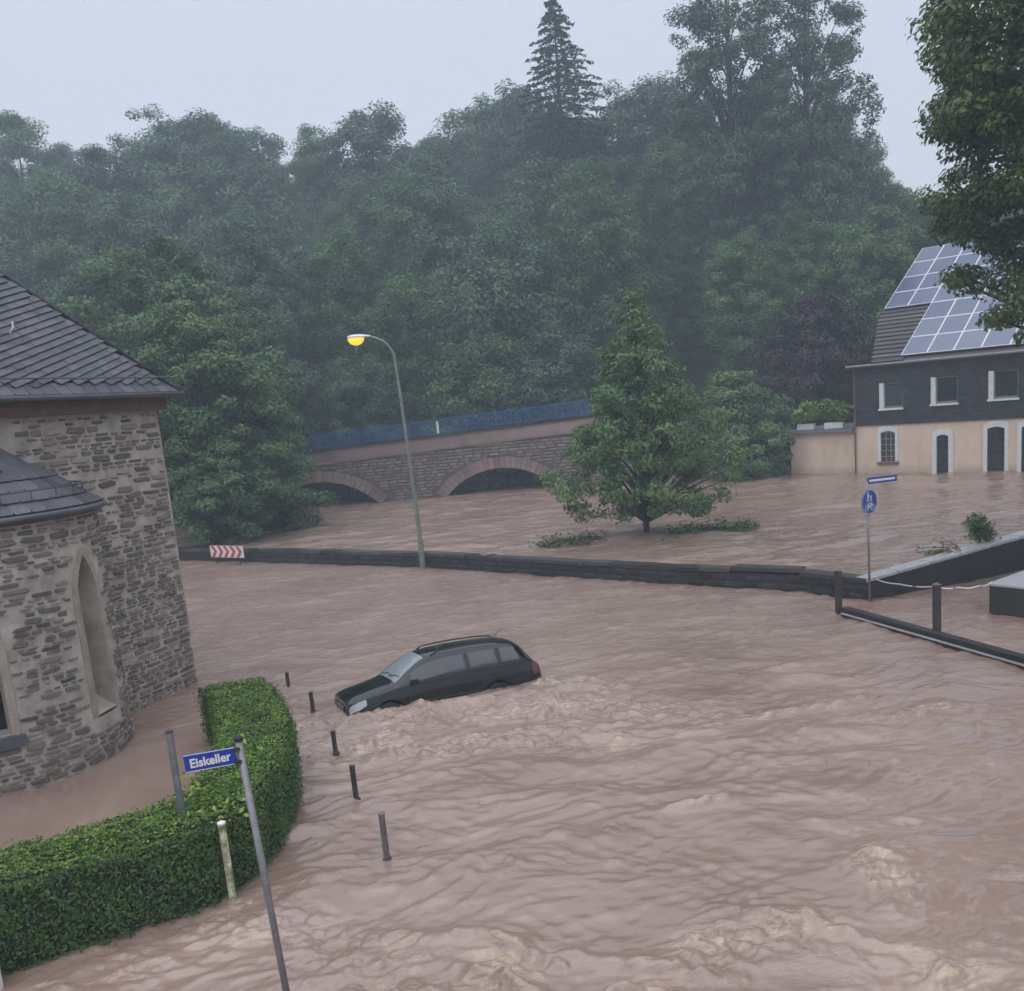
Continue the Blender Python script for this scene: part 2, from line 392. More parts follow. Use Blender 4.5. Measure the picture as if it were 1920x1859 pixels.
def ground(x, y):
    f = 1 - 0.45 * smooth(28, 52, x)
    bank = 68 + 0 * x - 6 * smooth(10, 24, x)
    z = -2.5 + smooth(bank, bank + 5, y) * (4.5) + np.clip(y - bank - 4, 0, 52) * 0.43 * f
    return z + 0.6 * perlin(x * 0.08, y * 0.08, 5)
gx = np.concatenate([np.linspace(-400, -80, 12), np.linspace(-75, 75, 70), np.linspace(80, 400, 12)])
gy = np.concatenate([np.linspace(-60, 60, 12), np.linspace(62, 130, 40), np.linspace(140, 600, 14)])
X, Y = np.meshgrid(gx, gy)
Z = ground(X, Y)
def grid_faces(ny, nx):
    i = np.arange(ny - 1)[:, None] * nx + np.arange(nx - 1)[None]
    return np.stack([i, i + 1, i + nx + 1, i + nx], -1).reshape(-1, 4)
o = mobj('ground', np.stack([X, Y, Z], -1).reshape(-1, 3), grid_faces(*X.shape), M['soil'], smooth=True)
tag(o, kind='structure')

# ------------------------------------------------------------------ water
def add_attr(me, name, vals):
    a = me.attributes.new(name, 'FLOAT', 'POINT'); a.data.foreach_set('value', np.asarray(vals, np.float32).ravel())

def seg_dist(x, y, a, b):
    a = np.array(a); b = np.array(b); d = b - a
    t = np.clip(((x - a[0]) * d[0] + (y - a[1]) * d[1]) / (d @ d), 0, 1)
    return np.hypot(x - a[0] - t * d[0], y - a[1] - t * d[1]), t

def ridged(x, y, s): return 1 - np.abs(perlin(x, y, s)) * 1.6

def street_surface(x, y):
    wx = x + 0.5 * perlin(x * 0.45, y * 0.45, 11); wy = y + 0.5 * perlin(x * 0.45, y * 0.45, 12)
    # how rough each stretch is
    calm = smooth(0.2, 1.2, np.minimum.reduce([np.maximum(-5.6 - x + 0 * y, 0) + 0 * y]) ) * smooth(19.5, 18.0, y)
    T = 0.48 + 0.32 * smooth(-0.3, 0.5, perlin(x * 0.16, y * 0.2, 13))
    d1, t1 = seg_dist(wx, wy, (-4.6, 18.7), (-0.4, 18.7)); d2, t2 = seg_dist(wx, wy, (-0.4, 18.7), (3.6, 17.6))
    d3, t3 = seg_dist(wx, wy, (-3.6, 17.2), (1.2, 16.6))
    wake = np.maximum.reduce([smooth(1.1, 0.25, d1), smooth(1.0, 0.2, d2) * (1 - 0.55 * t2), 0.75 * smooth(1.2, 0.2, d3)])
    d4, t4 = seg_dist(wx, wy, (0.6, 20.4), (2.2, 19.4)); wake = np.maximum(wake, 0.8 * smooth(0.7, 0.15, d4))
    d5, _ = seg_dist(wx, wy, (-3.2, 9.4), (3.6, 8.9)); fore = .8 * smooth(1.3, 0.1, d5) * smooth(-.35, .35, perlin(x * .8, y * 1.1, 16))
    d6, _ = seg_dist(wx, wy, (2.0, 9.6), (4.6, 10.9)); fore = np.maximum(fore, 0.7 * smooth(0.9, 0.1, d6) * smooth(-.3, .4, perlin(x * .8, y * 1.1, 17)))
    d7, _ = seg_dist(wx, wy, (2.6, 16.4), (8.6, 16.0)); step = smooth(1.0, 0.2, d7)
    d8, _ = seg_dist(wx, wy, (-13.5, 33.5), (-7.0, 32.4)); lft = smooth(0.8, 0.2, d8)
    d9, _ = seg_dist(wx, wy, (-3.9, 11.2), (-1.6, 9.9)); hd = smooth(0.9, 0.15, d9)
    T = np.maximum.reduce([T, wake, fore, 0.75 * step, 0.7 * lft, 0.8 * hd])
    T = T * (1 - 0.93 * calm)
    # surface: swell, then thin broken crests running across the flow, finer ones close by
    h = 0.030 * perlin(wx * 0.35, wy * 0.5, 1) * (1 - 0.8 * calm)
    def crestline(fx_, fy_, sd, w=.26): return np.exp(-(perlin(wx * fx_ + 1.3 * perlin(x * fx_ * .5, y * fy_ * .5, sd + 20), wy * fy_, sd) / w) ** 2)
    gate = smooth(-.25, .55, perlin(x * .5, y * .8, 14)); gate2 = smooth(-.3, .5, perlin(x * 1.1, y * 1.6, 15))
    r1 = crestline(.45, .85, 2); r2 = crestline(1.25, 2.0, 3, .22); r3 = crestline(2.7, 4.2, 4, .22); r4 = crestline(5.6, 8.5, 5, .24)
    n1, n2, n3 = 1 - .5 * smooth(30, 50, y), 1 - smooth(22, 36, y), 1 - smooth(12, 19, y)
    TT = T * (.45 + .55 * gate)
    g2 = smooth(-.05, .4, perlin(x * 1.6, y * 2.1, 18))
    h = h + TT * (0.040 * r1 * n1 * gate * (1 - .6 * smooth(18, 34, y)) + 0.042 * r2 * n1 * gate2 * g2 + 0.026 * r3 * n2 * g2)
    rw = np.random.default_rng(90)
    for lam in np.geomspace(.16, 1.7, 30):
        an = rw.normal(np.pi / 2, .62); k = 2 * np.pi / lam; ph = rw.uniform(0, 6.28)
        amp = (.0105 if lam < .55 else .0062) * lam * rw.uniform(.7, 1.3) * (1 - smooth(lam * 55, lam * 95, y))
        grp = .35 + .65 * smooth(-.3, .5, perlin(x / (lam * 3.5), y / (lam * 2.6), int(lam * 50)))
        sn = np.sin(k * (np.cos(an) * wx + np.sin(an) * wy) + ph + 1.6 * perlin(x / (lam * 2.2), y / (lam * 2.2), 60 + int(lam * 40)))
        h = h + (.55 + .9 * TT) * (1 - .9 * calm) * amp * grp * (np.exp(1.1 * sn) - 1.3)
    strong = np.maximum.reduce([wake, fore, 0.5 * hd])
    h = h + strong * (0.13 * perlin(wx * 1.2, wy * 1.9, 6) + 0.095 * np.abs(perlin(wx * 2.6, wy * 3.6, 7)) * 1.6 + 0.042 * np.abs(perlin(wx * 5.5, wy * 7.5, 8)) * 1.6 - .05)
    # standing waves over drowned kerbs
    for cx, cy, ln, wd, am, ro in ((2.75, 13.15, .55, .22, .17, .1), (5.2, 16.9, 1.9, .3, .09, .05), (3.2, 9.75, .7, .2, .16, -.35), (-0.7, 9.0, .7, .18, .17, -.75),
                                   (1.1, 9.25, .7, .18, .13, -.6), (-2.3, 9.0, .8, .2, .12, .15), (0.6, 8.55, .7, .18, .15, .35), (4.6, 11.1, .6, .5, .12, .6), (-0.6, 9.9, .6, .2, .14, -.5),
                                   (1.6, 8.3, .9, .2, .2, .1), (7.4, 16.3, 1.6, .25, .08, -.05)):
        c, s = math.cos(ro), math.sin(ro)
        u = (wx - cx) * c + (wy - cy) * s; v = -(wx - cx) * s + (wy - cy) * c
        g = np.exp(-(u / ln) ** 2 - (np.where(v < 0, v * 1.6, v) / wd) ** 2)
        h = h + 1.35 * am * g * (0.75 + 0.35 * perlin(x * 4, y * 4, 31))
        strong = np.maximum(strong, 0.6 * g)
    dc_, tc2 = seg_dist(wx, wy, (-2.3, 18.95), (0.3, 19.75)); h = h + .10 * np.exp(-(dc_ / .28) ** 2) * (.7 + .5 * perlin(x * 2.5, y * 2.5, 32)); strong = np.maximum(strong, .8 * smooth(.6, .1, dc_))
    for ox, oy in ((-5.57, 21.68), (-4.58, 19.62), (-3.62, 16.9), (-2.89, 14.62), (-2.12, 12.4), (-2.66, 8.75), (-4.1, 11.55), (8.59, 24.1), (-3.55, 37.2), (9.83, 25.1)):
        do_, to_ = seg_dist(x + .08 * perlin(x * 3, y * 3, 35), y + .08 * perlin(x * 3, y * 3, 36), (ox - .05, oy), (ox + 1.0, oy - .18)); wk = smooth(.10 + .16 * to_, .02, do_) * (1 - to_)
        h = h + .035 * wk * (.4 + perlin(x * 7, y * 7, 37)); strong = np.maximum(strong, .8 * wk)
    crest = .5 * r2 * gate2 + .5 * r3 + .35 * np.abs(perlin(wx * 5.5, wy * 7.5, 8)) * 1.6
    patch = smooth(-0.25, 0.45, perlin(wx * 0.9, wy * 1.3, 9))
    foam = np.clip(strong * (0.15 + 1.9 * crest) * (0.25 + 1.0 * patch) + 0.6 * lft * crest + 0.35 * step * crest, 0, 1)
    # far away the small chop averages out
    return h, foam, (0.10 + 0.55 * T * (.15 + .85 * gate) * (.3 + .7 * gate2) + 0.30 * strong + .75 * smooth(14, 30, y)) * (1 - 0.75 * calm)

def fan_axis(lo, hi, step):
    n = int(math.log(hi / lo) / step); return lo * np.exp(np.arange(n + 1) * step)
ys = np.concatenate([np.linspace(-8, 6.6, 12), fan_axis(7.0, 58, 0.0034)])
us = np.concatenate([np.linspace(-3.0, -0.75, 16), np.arange(-0.72, 0.82, 0.0022), np.linspace(0.84, 3.0, 15)])
X = us[None, :] * np.maximum(ys, 7.0)[:, None]; Y = np.repeat(ys[:, None], len(us), 1)
H, FO, CH = street_surface(X, Y)
F = grid_faces(*X.shape)
cx = X.ravel()[F].mean(1); cy = Y.ravel()[F].mean(1)
F = F[cy < wall_y(cx) + 0.28]
o = mobj('flood_water', np.stack([X, Y, H], -1).reshape(-1, 3), F, M['flood'], smooth=True)
add_attr(o.data, 'foam', FO); add_attr(o.data, 'chop', CH)
tag(o, kind='structure')

def river_surface(x, y):
    wx = x + 0.8 * perlin(x * 0.25, y * 0.25, 41); wy = y + 0.8 * perlin(x * 0.25, y * 0.25, 42)
    h = 0.06 * perlin(wx * 0.22, wy * 0.4, 43) + 0.05 * np.clip(ridged(wx * 0.4, wy * 0.9, 44), 0, 1) ** 2 + 0.03 * np.clip(ridged(wx * 1.0, wy * 2.0, 45), 0, 1) ** 2
    rw = np.random.default_rng(91)
    for lam in np.geomspace(.5, 3.5, 18):
        an = rw.normal(np.pi / 2, .5); k = 2 * np.pi / lam
        h = h + .0065 * lam * (1 - smooth(lam * 45, lam * 80, y)) * (.3 + .7 * smooth(-.3, .5, perlin(x / (lam * 3.5), y / (lam * 2.6), int(lam * 30)))) * (np.exp(1.1 * np.sin(k * (np.cos(an) * wx + np.sin(an) * wy) + rw.uniform(0, 6.28) + 1.6 * perlin(x / (lam * 2.2), y / (lam * 2.2), 70 + int(lam * 10)))) - 1.3)
    d, _ = seg_dist(x, y, (5.0, 37.2), (7.6, 36.8)); hump = smooth(2.2, 0.2, d)
    h = h + 0.16 * hump
    d2, _ = seg_dist(wx, wy, (20, 52), (30, 44)); d3, _ = seg_dist(wx, wy, (5, 36.4), (10, 34.5))
    rough = np.maximum.reduce([0.35 + 0 * x, smooth(3.5, 1, d2), smooth(2.0, .4, d3)])
    pat = smooth(0.0, 0.6, perlin(wx * 0.25, wy * 0.6, 46))
    crest = np.clip(ridged(wx * 1.0, wy * 2.4, 47), 0, 1) ** 5
    foam = np.clip((rough * 0.6 + 0.2) * crest * (0.25 + pat), 0, 1)
    return h, foam, 0.85 + 0.35 * rough
ys = fan_axis(24.0, 90, 0.0042)
us = np.concatenate([np.linspace(-1.6, -0.64, 12), np.arange(-0.62, 0.86, 0.003), np.linspace(0.88, 1.6, 10)])
X = us[None, :] * ys[:, None]; Y = np.repeat(ys[:, None], len(us), 1)
H, FO, CH = river_surface(X, Y)
F = grid_faces(*X.shape)
cx = X.ravel()[F].mean(1); cy = Y.ravel()[F].mean(1)
F = F[cy > wall_y(cx) + 0.16]
o = mobj('river_water', np.stack([X, Y, H + RIVER], -1).reshape(-1, 3), F, M['river'], smooth=True)
add_attr(o.data, 'foam', FO); add_attr(o.data, 'chop', CH)
tag(o, kind='structure')

# ------------------------------------------------------------------ stone pieces shared by the church walls
def stone_mesh(seed, name='stone', n=8, squarish=0.0):
    r = np.random.default_rng(seed)
    an = np.linspace(0, 2 * np.pi, n, endpoint=False) + r.uniform(-.18, .18, n) + np.pi / n
    # superellipse: between an oval and a block
    ex = 0.42 - 0.2 * squarish
    px = np.sign(np.cos(an)) * np.abs(np.cos(an)) ** ex * 0.5; py = np.sign(np.sin(an)) * np.abs(np.sin(an)) ** ex * 0.5
    px *= r.uniform(0.80, 1.06, n); py *= r.uniform(0.62, 1.08, n)
    V = [(a, -0.6, b) for a, b in zip(px, py)] + [(a * 0.97, 0.55, b * 0.95) for a, b in zip(px, py)] + [(a * 0.78, r.uniform(.85, 1.05), b * 0.7) for a, b in zip(px, py)]
    F = []
    for k in range(2):
        for i in range(n): F.append((k * n + i, k * n + (i + 1) % n, (k + 1) * n + (i + 1) % n, (k + 1) * n + i))
    F.append(tuple(2 * n + i for i in range(n)))
    return V, [tuple(reversed(f)) for f in F]
STONES = [stone_mesh(100 + i) for i in range(12)]
def shared_stone_meshes(mat):
    res = []
    for V, F in STONES:
        me = raw_mesh('stone', V, F); me.materials.append(mat); res.append(me)
    return res

# ------------------------------------------------------------------ church
church = empty('church', (-10.2, 18.3, 0))
tag(church, 'rubble stone church with slate roofs and round apse at left', 'church')
CH_D = np.array([-.384, -.924]); CH_N = np.array([-.924, .384])     # along the wall towards us; into the building
CH_P = np.array([-8.14, 22.89]); AC = np.array([-10.5, 18.3]); AR = 2.3
def child(o, parent):            # parts are built in world space
    o.parent = parent
    o.matrix_parent_inverse = Matrix.Translation(parent.location).inverted() if parent.type == 'EMPTY' else Matrix.Identity(4)
    return o
def wbuild(mb, name, mat, parent, smooth=False, bevel=0):
    return child(mb.build(name, mat, None, smooth, bevel), parent)
d3 = Vector((CH_D[0], CH_D[1], 0)); n3 = Vector((CH_N[0], CH_N[1], 0)); zz = Vector((0, 0, 1))
P3 = Vector((CH_P[0], CH_P[1], 0))
mb = MB()
LW, DW = 9.0, 12.0
mb.box(P3 + d3 * (LW / 2) + n3 * (DW / 2) + zz * 2.35, (LW, DW, 9.3), (d3, n3, zz))
nave_wall = wbuild(mb, 'wall', M['mortar'], church)
# apse drum with its two openings
WIN = [(-9.5, 7.6, .95, 3.35, 0.75), (-66.0, 7.4, 1.1, 2.8, 0.75)]    # centre angle, half angle, sill z, spring z, arch rise
def win_half(z, w):
    c, hw, z0, z1, rise = w
    if z < z0 or z > z1 + rise: return 0
    if z <= z1: return hw
    s = (z - z1) / rise
    return hw * (1 - s ** 1.7)
def drum(theta, z, r=AR):
    a = RAD(theta); return (AC[0] + r * math.cos(a), AC[1] + r * math.sin(a), z)
AH = 5.05
mbw = MB(); dth = 1.2
zs = np.concatenate([np.linspace(-1.5, 0.9, 4), np.arange(1.0, 4.3, 0.06), np.linspace(4.35, AH, 4)])
ths = np.arange(-160, 60.01, dth)
for i in range(len(ths) - 1):
    run = None
    for j in range(len(zs) - 1):
        tm, zm = ths[i] + dth / 2, (zs[j] + zs[j + 1]) / 2
        hole = any(win_half(zm, w) > 0 and abs(tm - w[0]) < win_half(zm, w) + 0.4 for w in WIN)
        if hole: continue
        mbw.add([drum(ths[i], zs[j]), drum(ths[i + 1], zs[j]), drum(ths[i + 1], zs[j + 1]), drum(ths[i], zs[j + 1])], [(0, 1, 2, 3)])
apse_wall = wbuild(mbw, 'apse_wall', M['mortar'], church, smooth=True)
for k, w in enumerate(WIN):
    c, hw, z0, z1, rise = w
    outl = [(-hw, z0)] + [(-hw, z) for z in np.linspace(z0 + .3, z1, 6)] + [(-win_half(z1 + s * rise, w), z1 + s * rise) for s in (.12, .25, .4, .55, .7, .85, .95)] + [(0, z1 + rise)]
    outl = outl + [(-a, z) for a, z in reversed(outl[:-1])]
    n = len(outl)
    cz = (z0 + z1) / 2
    def outer(a, z, e):          # widen the outline by e metres
        ea = e / AR * 57.3
        s = max(0, (z - z1) / rise)
        return (a + math.copysign(ea * (1 - 0.6 * s) if a else 0, a), z + e * (s if z > z1 else 0) - (e * .2 if z <= z0 else 0))
    mbs = MB()                    # dressed stone surround, proud of the rubble, then the reveal
    rings = [[drum(c + a2, z2, AR - 0.02) for a2, z2 in (outer(a, z, .15) for a, z in outl)], [drum(c + a2, z2, AR + .022) for a2, z2 in (outer(a, z, .14) for a, z in outl)],
             [drum(c + a, z, AR + .02) for a, z in outl], [drum(c + a * (0.82 if k == 0 else .78), z + (0.28 if z <= z0 and k == 0 else 0.05 if z <= z0 else 0), AR - .36) for a, z in outl]]
    V = [p for r_ in rings for p in r_]; Fq = []
    for r_ in range(3):
        for i in range(n): Fq.append((r_ * n + i, r_ * n + (i + 1) % n, (r_ + 1) * n + (i + 1) % n, (r_ + 1) * n + i))
    mbs.add(V, Fq)
    win = wbuild(mbs, 'window', M['trim'], church)
    win['label'] = 'blind pointed window with sloping sill' if k == 0 else 'tall window with pale stone frame'
    mbg = MB(); mbg.add([drum(c + a * .86, z + .02, AR - .33 - .02 * (1 - abs(a) / hw)) for a, z in outl], [tuple(range(n))])
    child(mbg.build('pane', M['trim'] if k == 0 else M['black_glass']), win)
    if k == 1:
        s_ = MB()
        ln = [drum(c + a, z0 - .02, AR + .10) for a in np.linspace(-hw - 4, hw + 5, 8)]; l2 = [drum(c + a, z0 - .02, AR - .3) for a in np.linspace(-hw - 4, hw + 5, 8)]
        l3 = [drum(c + a, z0 - .24, AR + .08) for a in np.linspace(-hw - 4, hw + 5, 8)]; l4 = [drum(c + a, z0 - .24, AR - .02) for a in np.linspace(-hw - 4, hw + 5, 8)]
        s_.add(ln + l2 + l3 + l4, [(i, i + 1, 9 + i, 8 + i) for i in range(7)] + [(16 + i, 17 + i, 1 + i, i) for i in range(7)] + [(24 + i, 25 + i, 17 + i, 16 + i) for i in range(7)])
        child(s_.build('sill', M['lead']), win)
        mu_ = MB()
        mu_.box(Vector(drum(c, (z0 + z1) / 2 + .3, AR - .3)), (.06, .06, z1 - z0 + .5)); child(mu_.build('mullion', M['trim']), win)

# rubble stones: courses of uneven length and height
stone_meshes = shared_stone_meshes(M['stone'])
cells = []          # (kind, u or theta, z, w, h)
r = np.random.default_rng(21)
def courses(z0, z1):
    z = z0
    while z < z1:
        h = r.choice([.05, .07, .09, .12, .16], p=[.2, .28, .27, .17, .08]); yield z, h
        z += h + r.uniform(.006, .020)
for z, h in courses(-0.25, 6.75):
    low = 1 - min(1, max(0, z / 4.5)); x = 0.03 + r.uniform(0, .05)
    while x < 4.0:
        w = h * r.uniform(1.7, 5.4); w = min(max(w, .13), .55)
        if r.random() < 0.84 + 0.15 * low and x + w < 4.2: cells.append((0, x + w / 2, z + h / 2, w, h * r.uniform(.75, 1)))
        x += w + r.uniform(.02, .05) + (1 - low) * r.uniform(0, .05)
for z, h in courses(-0.25, 4.85):
    low = 1 - min(1, max(0, z / 4.0)); th = -118 + r.uniform(0, 3)
    while th < 34:
        w = h * r.uniform(1.5, 5.0); w = min(max(w, .13), .48); dt = w / AR * 57.3
        tc_, zc = th + dt / 2, z + h / 2
        blocked = any(abs(tc_ - q[0]) < (q[1] if zc < q[3] else win_half(min(zc, q[3] + q[4] * .96), q) + 1.5) + dt / 2 + 3.6 and q[2] - .3 < zc < q[3] + q[4] + .25 for q in WIN)
        if not blocked and r.random() < 0.88 + 0.11 * low: cells.append((1, tc_, zc, w, h * r.uniform(.75, 1)))
        th += dt + (r.uniform(.02, .05) + (1 - low) * r.uniform(0, .05)) / AR * 57.3
def stone_frame(k, a, z):
    if k == 0:
        p = CH_P + CH_D * a; nrm = -n3; tan = -d3
        return Vector((p[0], p[1], z)), tan, nrm
    an = RAD(a); nrm = Vector((math.cos(an), math.sin(an), 0)); return Vector(drum(a, z)), Vector((-nrm.y, nrm.x, 0)), nrm
def visible(k, a): return (k == 0 and a < 2.6) or (k == 1 and -80 < a < 12)
idx = [i for i, c in enumerate(cells) if visible(c[0], c[1]) and c[2] > 0.02]
idx.sort(key=lambda i: -cells[i][3] * cells[i][4])
big = set(idx[:300])
rest_mb = {0: MB(), 1: MB()}
for i, (k, a, z, w, h) in enumerate(cells):
    p, tx, nx = stone_frame(k, a, z)
    proud = r.uniform(.018, .05)
    tilt = r.uniform(-.05, .05)
    mat = Matrix((( -tx.x * w, nx.x * proud, 0, p.x), (-tx.y * w, nx.y * proud, 0, p.y), (0, 0, h, p.z), (0, 0, 0, 1)))
    mat = Matrix.Translation(p) @ Matrix.Rotation(tilt, 4, nx) @ Matrix.Translation(-p) @ mat
    if i in big:
        o = bpy.data.objects.new('stone', stone_meshes[i % 12]); COL.objects.link(o)
        o.parent = nave_wall if k == 0 else apse_wall
        o.matrix_parent_inverse = Matrix.Identity(4)
        o.matrix_basis = Matrix.Translation(church.location) @ Matrix.Translation(-Vector(church.location)) @ mat
    else:
        V, Fs = STONES[i % 12]
        rest_mb[k].add([mat @ Vector(v) for v in V], Fs)
for k, par in ((0, nave_wall), (1, apse_wall)):
    o = rest_mb[k].build('small_stones', M['stone']); o.parent = par; o.matrix_parent_inverse = Matrix.Identity(4); o['kind'] = 'stuff'

# eaves board, gutters, roofs
mb = MB(); mb.box(P3 + d3 * (LW / 2) - n3 * .10 + zz * 6.97, (LW + .3, .2, .32), (d3, n3, zz)); mb.box(P3 + d3 * (LW / 2) - n3 * .2 + zz * 7.12, (LW + .6, .42, .06), (d3, n3, zz))
wbuild(mb, 'eaves_board', M['wood'], church)
EZ = 7.2; PT = RAD(50); OV = 0.4
E0 = P3 - d3 * OV - n3 * OV + zz * EZ; EL = LW + 2 * OV
apex = E0 + (d3 + n3) * (EL / 2) + zz * (EL / 2 * math.tan(PT))
E1 = E0 + d3 * EL
back = n3 * (DW + 2)
mb = MB(); mb.add([E0, E1, apex, E0 + back, E1 + back, apex + back], [(0, 1, 2), (0, 2, 5, 3), (1, 4, 5, 2)])
roof = wbuild(mb, 'roof', M['slate_dark'], church)
sdir = (n3 * math.cos(PT) + zz * math.sin(PT)); nrm = (-n3 * math.sin(PT) + zz * math.cos(PT))
slate_V = [(-.5, -.5, 0), (.42, -.5, 0), (.5, -.36, 0), (.5, .5, 0), (-.5, .5, 0)]
slate_V = [(x, y, zt + (0.034 if y < 0 else 0)) for zt in (0.004, 0.016) for x, y, _ in slate_V]
slate_F = [(5, 6, 7, 8, 9), (0, 1, 6, 5), (1, 2, 7, 6), (2, 3, 8, 7), (3, 4, 9, 8), (4, 0, 5, 9)]
slate_me = raw_mesh('slate', np.array(slate_V), slate_F); slate_me.materials.append(M['slate'])
def put_piece(me, mat, parent, name):
    o = bpy.data.objects.new(name, me); COL.objects.link(o); o.parent = parent
    o.matrix_parent_inverse = Matrix.Identity(4); o.matrix_basis = mat
    return o
slates = []
ca, sa = math.cos(RAD(-20)), math.sin(RAD(-20))
SA, SB = .28, .165
for ia in range(-50, 70):
    for ib in range(-50, 70):
        a, b2 = (ia + .5 * (ib % 2)) * SA, ib * SB
        u = a * ca - b2 * sa; v = a * sa + b2 * ca
        if v < .30 or u < 0.2 or u > EL - .2 or v * math.cos(PT) > min(u, EL - u) - .10: continue
        slates.append((u, v))
Xs = d3 * ca + sdir * sa; Ys = -d3 * sa + sdir * ca
def slate_mat(org, X_, Y_, N_, sx, sy):
    return Matrix(((X_.x * sx, Y_.x * sy, N_.x, org.x), (X_.y * sx, Y_.y * sy, N_.y, org.y), (X_.z * sx, Y_.z * sy, N_.z, org.z), (0, 0, 0, 1)))
slates.sort(key=lambda q: q[0] + 0.6 * q[1])
rest = MB(); ns = 0
for q, (u, v) in enumerate(slates):
    tl = r.uniform(-.02, .02)
    mtx = slate_mat(E0 + d3 * u + sdir * v + nrm * r.uniform(.004, .012), Xs * math.cos(tl) + Ys * math.sin(tl), Ys * math.cos(tl) - Xs * math.sin(tl), nrm, SA * 1.02, SB * 1.16)
    if q < 200: put_piece(slate_me, mtx, roof, 'slate')
    else: rest.add([mtx @ Vector(p) for p in slate_V], slate_F)
# straight eaves course
for q in range(int(EL / .36)):
    u = .18 + q * .36
    mtx = slate_mat(E0 + d3 * u + sdir * .15 + nrm * .006, d3, sdir, nrm, .35, .34)
    if u < 6: put_piece(slate_me, mtx, roof, 'slate')
    else: rest.add([mtx @ Vector(p) for p in slate_V], slate_F)
o = rest.build('slates', M['slate']); o.parent = roof; o.matrix_parent_inverse = Matrix.Identity(4); o['kind'] = 'stuff'
mb = MB(); mb.tube([E0 + zz * .03 - sdir * .05, apex + zz * .03], .055, 8)
child(mb.build('hip_cap', M['slate_dark'], smooth=True), roof)
mb = MB(); mb.tube([E0 - n3 * .06 - d3 * .05 - zz * .05, E1 - n3 * .06 - zz * .05], .06, 8); child(mb.build('gutter', M['lead'], smooth=True), roof)
mb = MB()
for u in (1.2, 2.6, 4.0, 5.4): mb.tube([E0 + d3 * u + sdir * .34 + nrm * .02, E0 + d3 * u + sdir * .36 + nrm * .13], .012, 5)
mb.tube([E0 + d3 * -.1 + sdir * .36 + nrm * .13, E1 + sdir * .36 + nrm * .13], .016, 6); child(mb.build('snow_guard', M['lead']), roof)
mb = MB(); hp = E0 + d3 * 3.55 + sdir * 1.75
mb.tube([hp, hp + nrm * .2, hp + nrm * .2 + zz * .12], .022, 6); child(mb.build('roof_hook', M['white']), roof)
# apse half cone roof
AP = Vector((AC[0], AC[1], 7.0)) + n3 * .35
ER = AR + .13; EZ2 = 5.0
ths2 = np.arange(-165, 66, 5.0)
mb = MB()
ring = [Vector(drum(t_, EZ2, ER)) for t_ in ths2]
mb.add([AP] + ring, [(0, i + 1, i + 2) for i in range(len(ring) - 1)])
ring2 = [Vector(drum(t_, EZ2 - .02, AR)) for t_ in ths2]
mb.add(ring + ring2, [(i + 1, i, len(ring) + i, len(ring) + i + 1) for i in range(len(ring) - 1)])
aroof = wbuild(mb, 'apse_roof', M['lead'], church)
rest = MB(); cnt = 0
for row in range(9):
    f0 = 0.02 + row * .095
    rr = ER * (1 - f0)
    step = .30 / rr * 57.3
    for q in range(int(190 / step)):
        t_ = -140 + (q + .5 * (row % 2)) * step
        if t_ > 40: break
        base = Vector(drum(t_, EZ2, ER)); sv = (AP - base); L_ = sv.length; sv.normalize()
        tv = Vector((-math.sin(RAD(t_)), math.cos(RAD(t_)), 0)); nv = sv.cross(tv) * -1
        if nv.z < 0: nv = -nv
        if row > 3 and t_ > -28 + 0: continue          # lead valley against the nave wall
        mtx = slate_mat(base + sv * (f0 * L_ + .14) + nv * .012, tv, sv, nv, .30 * 1.0, L_ * .095 * 1.25)
        if -100 < t_ < 10 and cnt < 85: put_piece(slate_me, mtx, aroof, 'slate'); cnt += 1
        else: rest.add([mtx @ Vector(p) for p in slate_V], slate_F)
o = rest.build('slates', M['slate']); o.parent = aroof; o.matrix_parent_inverse = Matrix.Identity(4); o['kind'] = 'stuff'
mb = MB(); mb.tube([Vector(drum(t_, EZ2 - .04, ER + .06)) for t_ in ths2], .06, 8); child(mb.build('gutter', M['lead'], smooth=True), aroof)
mb = MB(); mb.tube([Vector(drum(t_, EZ2 + .42, ER - .28)) for t_ in ths2], .016, 6)
for t_ in ths2[::3]: mb.tube([Vector(drum(t_, EZ2 + .25, ER - .28)), Vector(drum(t_, EZ2 + .42, ER - .28))], .012, 5)
child(mb.build('snow_guard', M['lead']), aroof)
mb = MB()
l1 = [Vector(drum(t_, AH - .02, AR + .02)) for t_ in ths2]; l2 = [Vector(drum(t_, AH - .2, AR + .02)) for t_ in ths2]
l3 = [Vector(drum(t_, AH - .02, AR + .16)) for t_ in ths2]; l4 = [Vector(drum(t_, AH - .17, AR + .14)) for t_ in ths2]
k = len(ths2)
mb.add(l2 + l4 + l3 + l1, [(j * k + i, j * k + i + 1, (j + 1) * k + i + 1, (j + 1) * k + i) for j in range(3) for i in range(k - 1)])
wbuild(mb, 'apse_cornice', M['wood'], church)

# ------------------------------------------------------------------ flood wall along the street
def pline(points, spacing):
    res = []
    for a, b2 in zip(points[:-1], points[1:]):
        a = Vector(a); b2 = Vector(b2); L_ = (b2 - a).length; n = max(1, round(L_ / spacing))
        for i in range(n):
            res.append((a + (b2 - a) * (i / n), a + (b2 - a) * ((i + 1) / n)))
    return res
fwall = empty('flood_wall', (-3.4, 37.6, 0)); tag(fwall, 'long low dark stone wall holding back the river along the street', 'wall')
wp = [(x_, y_) for x_, y_ in zip(WALL_X[1:8], WALL_Y[1:8])]
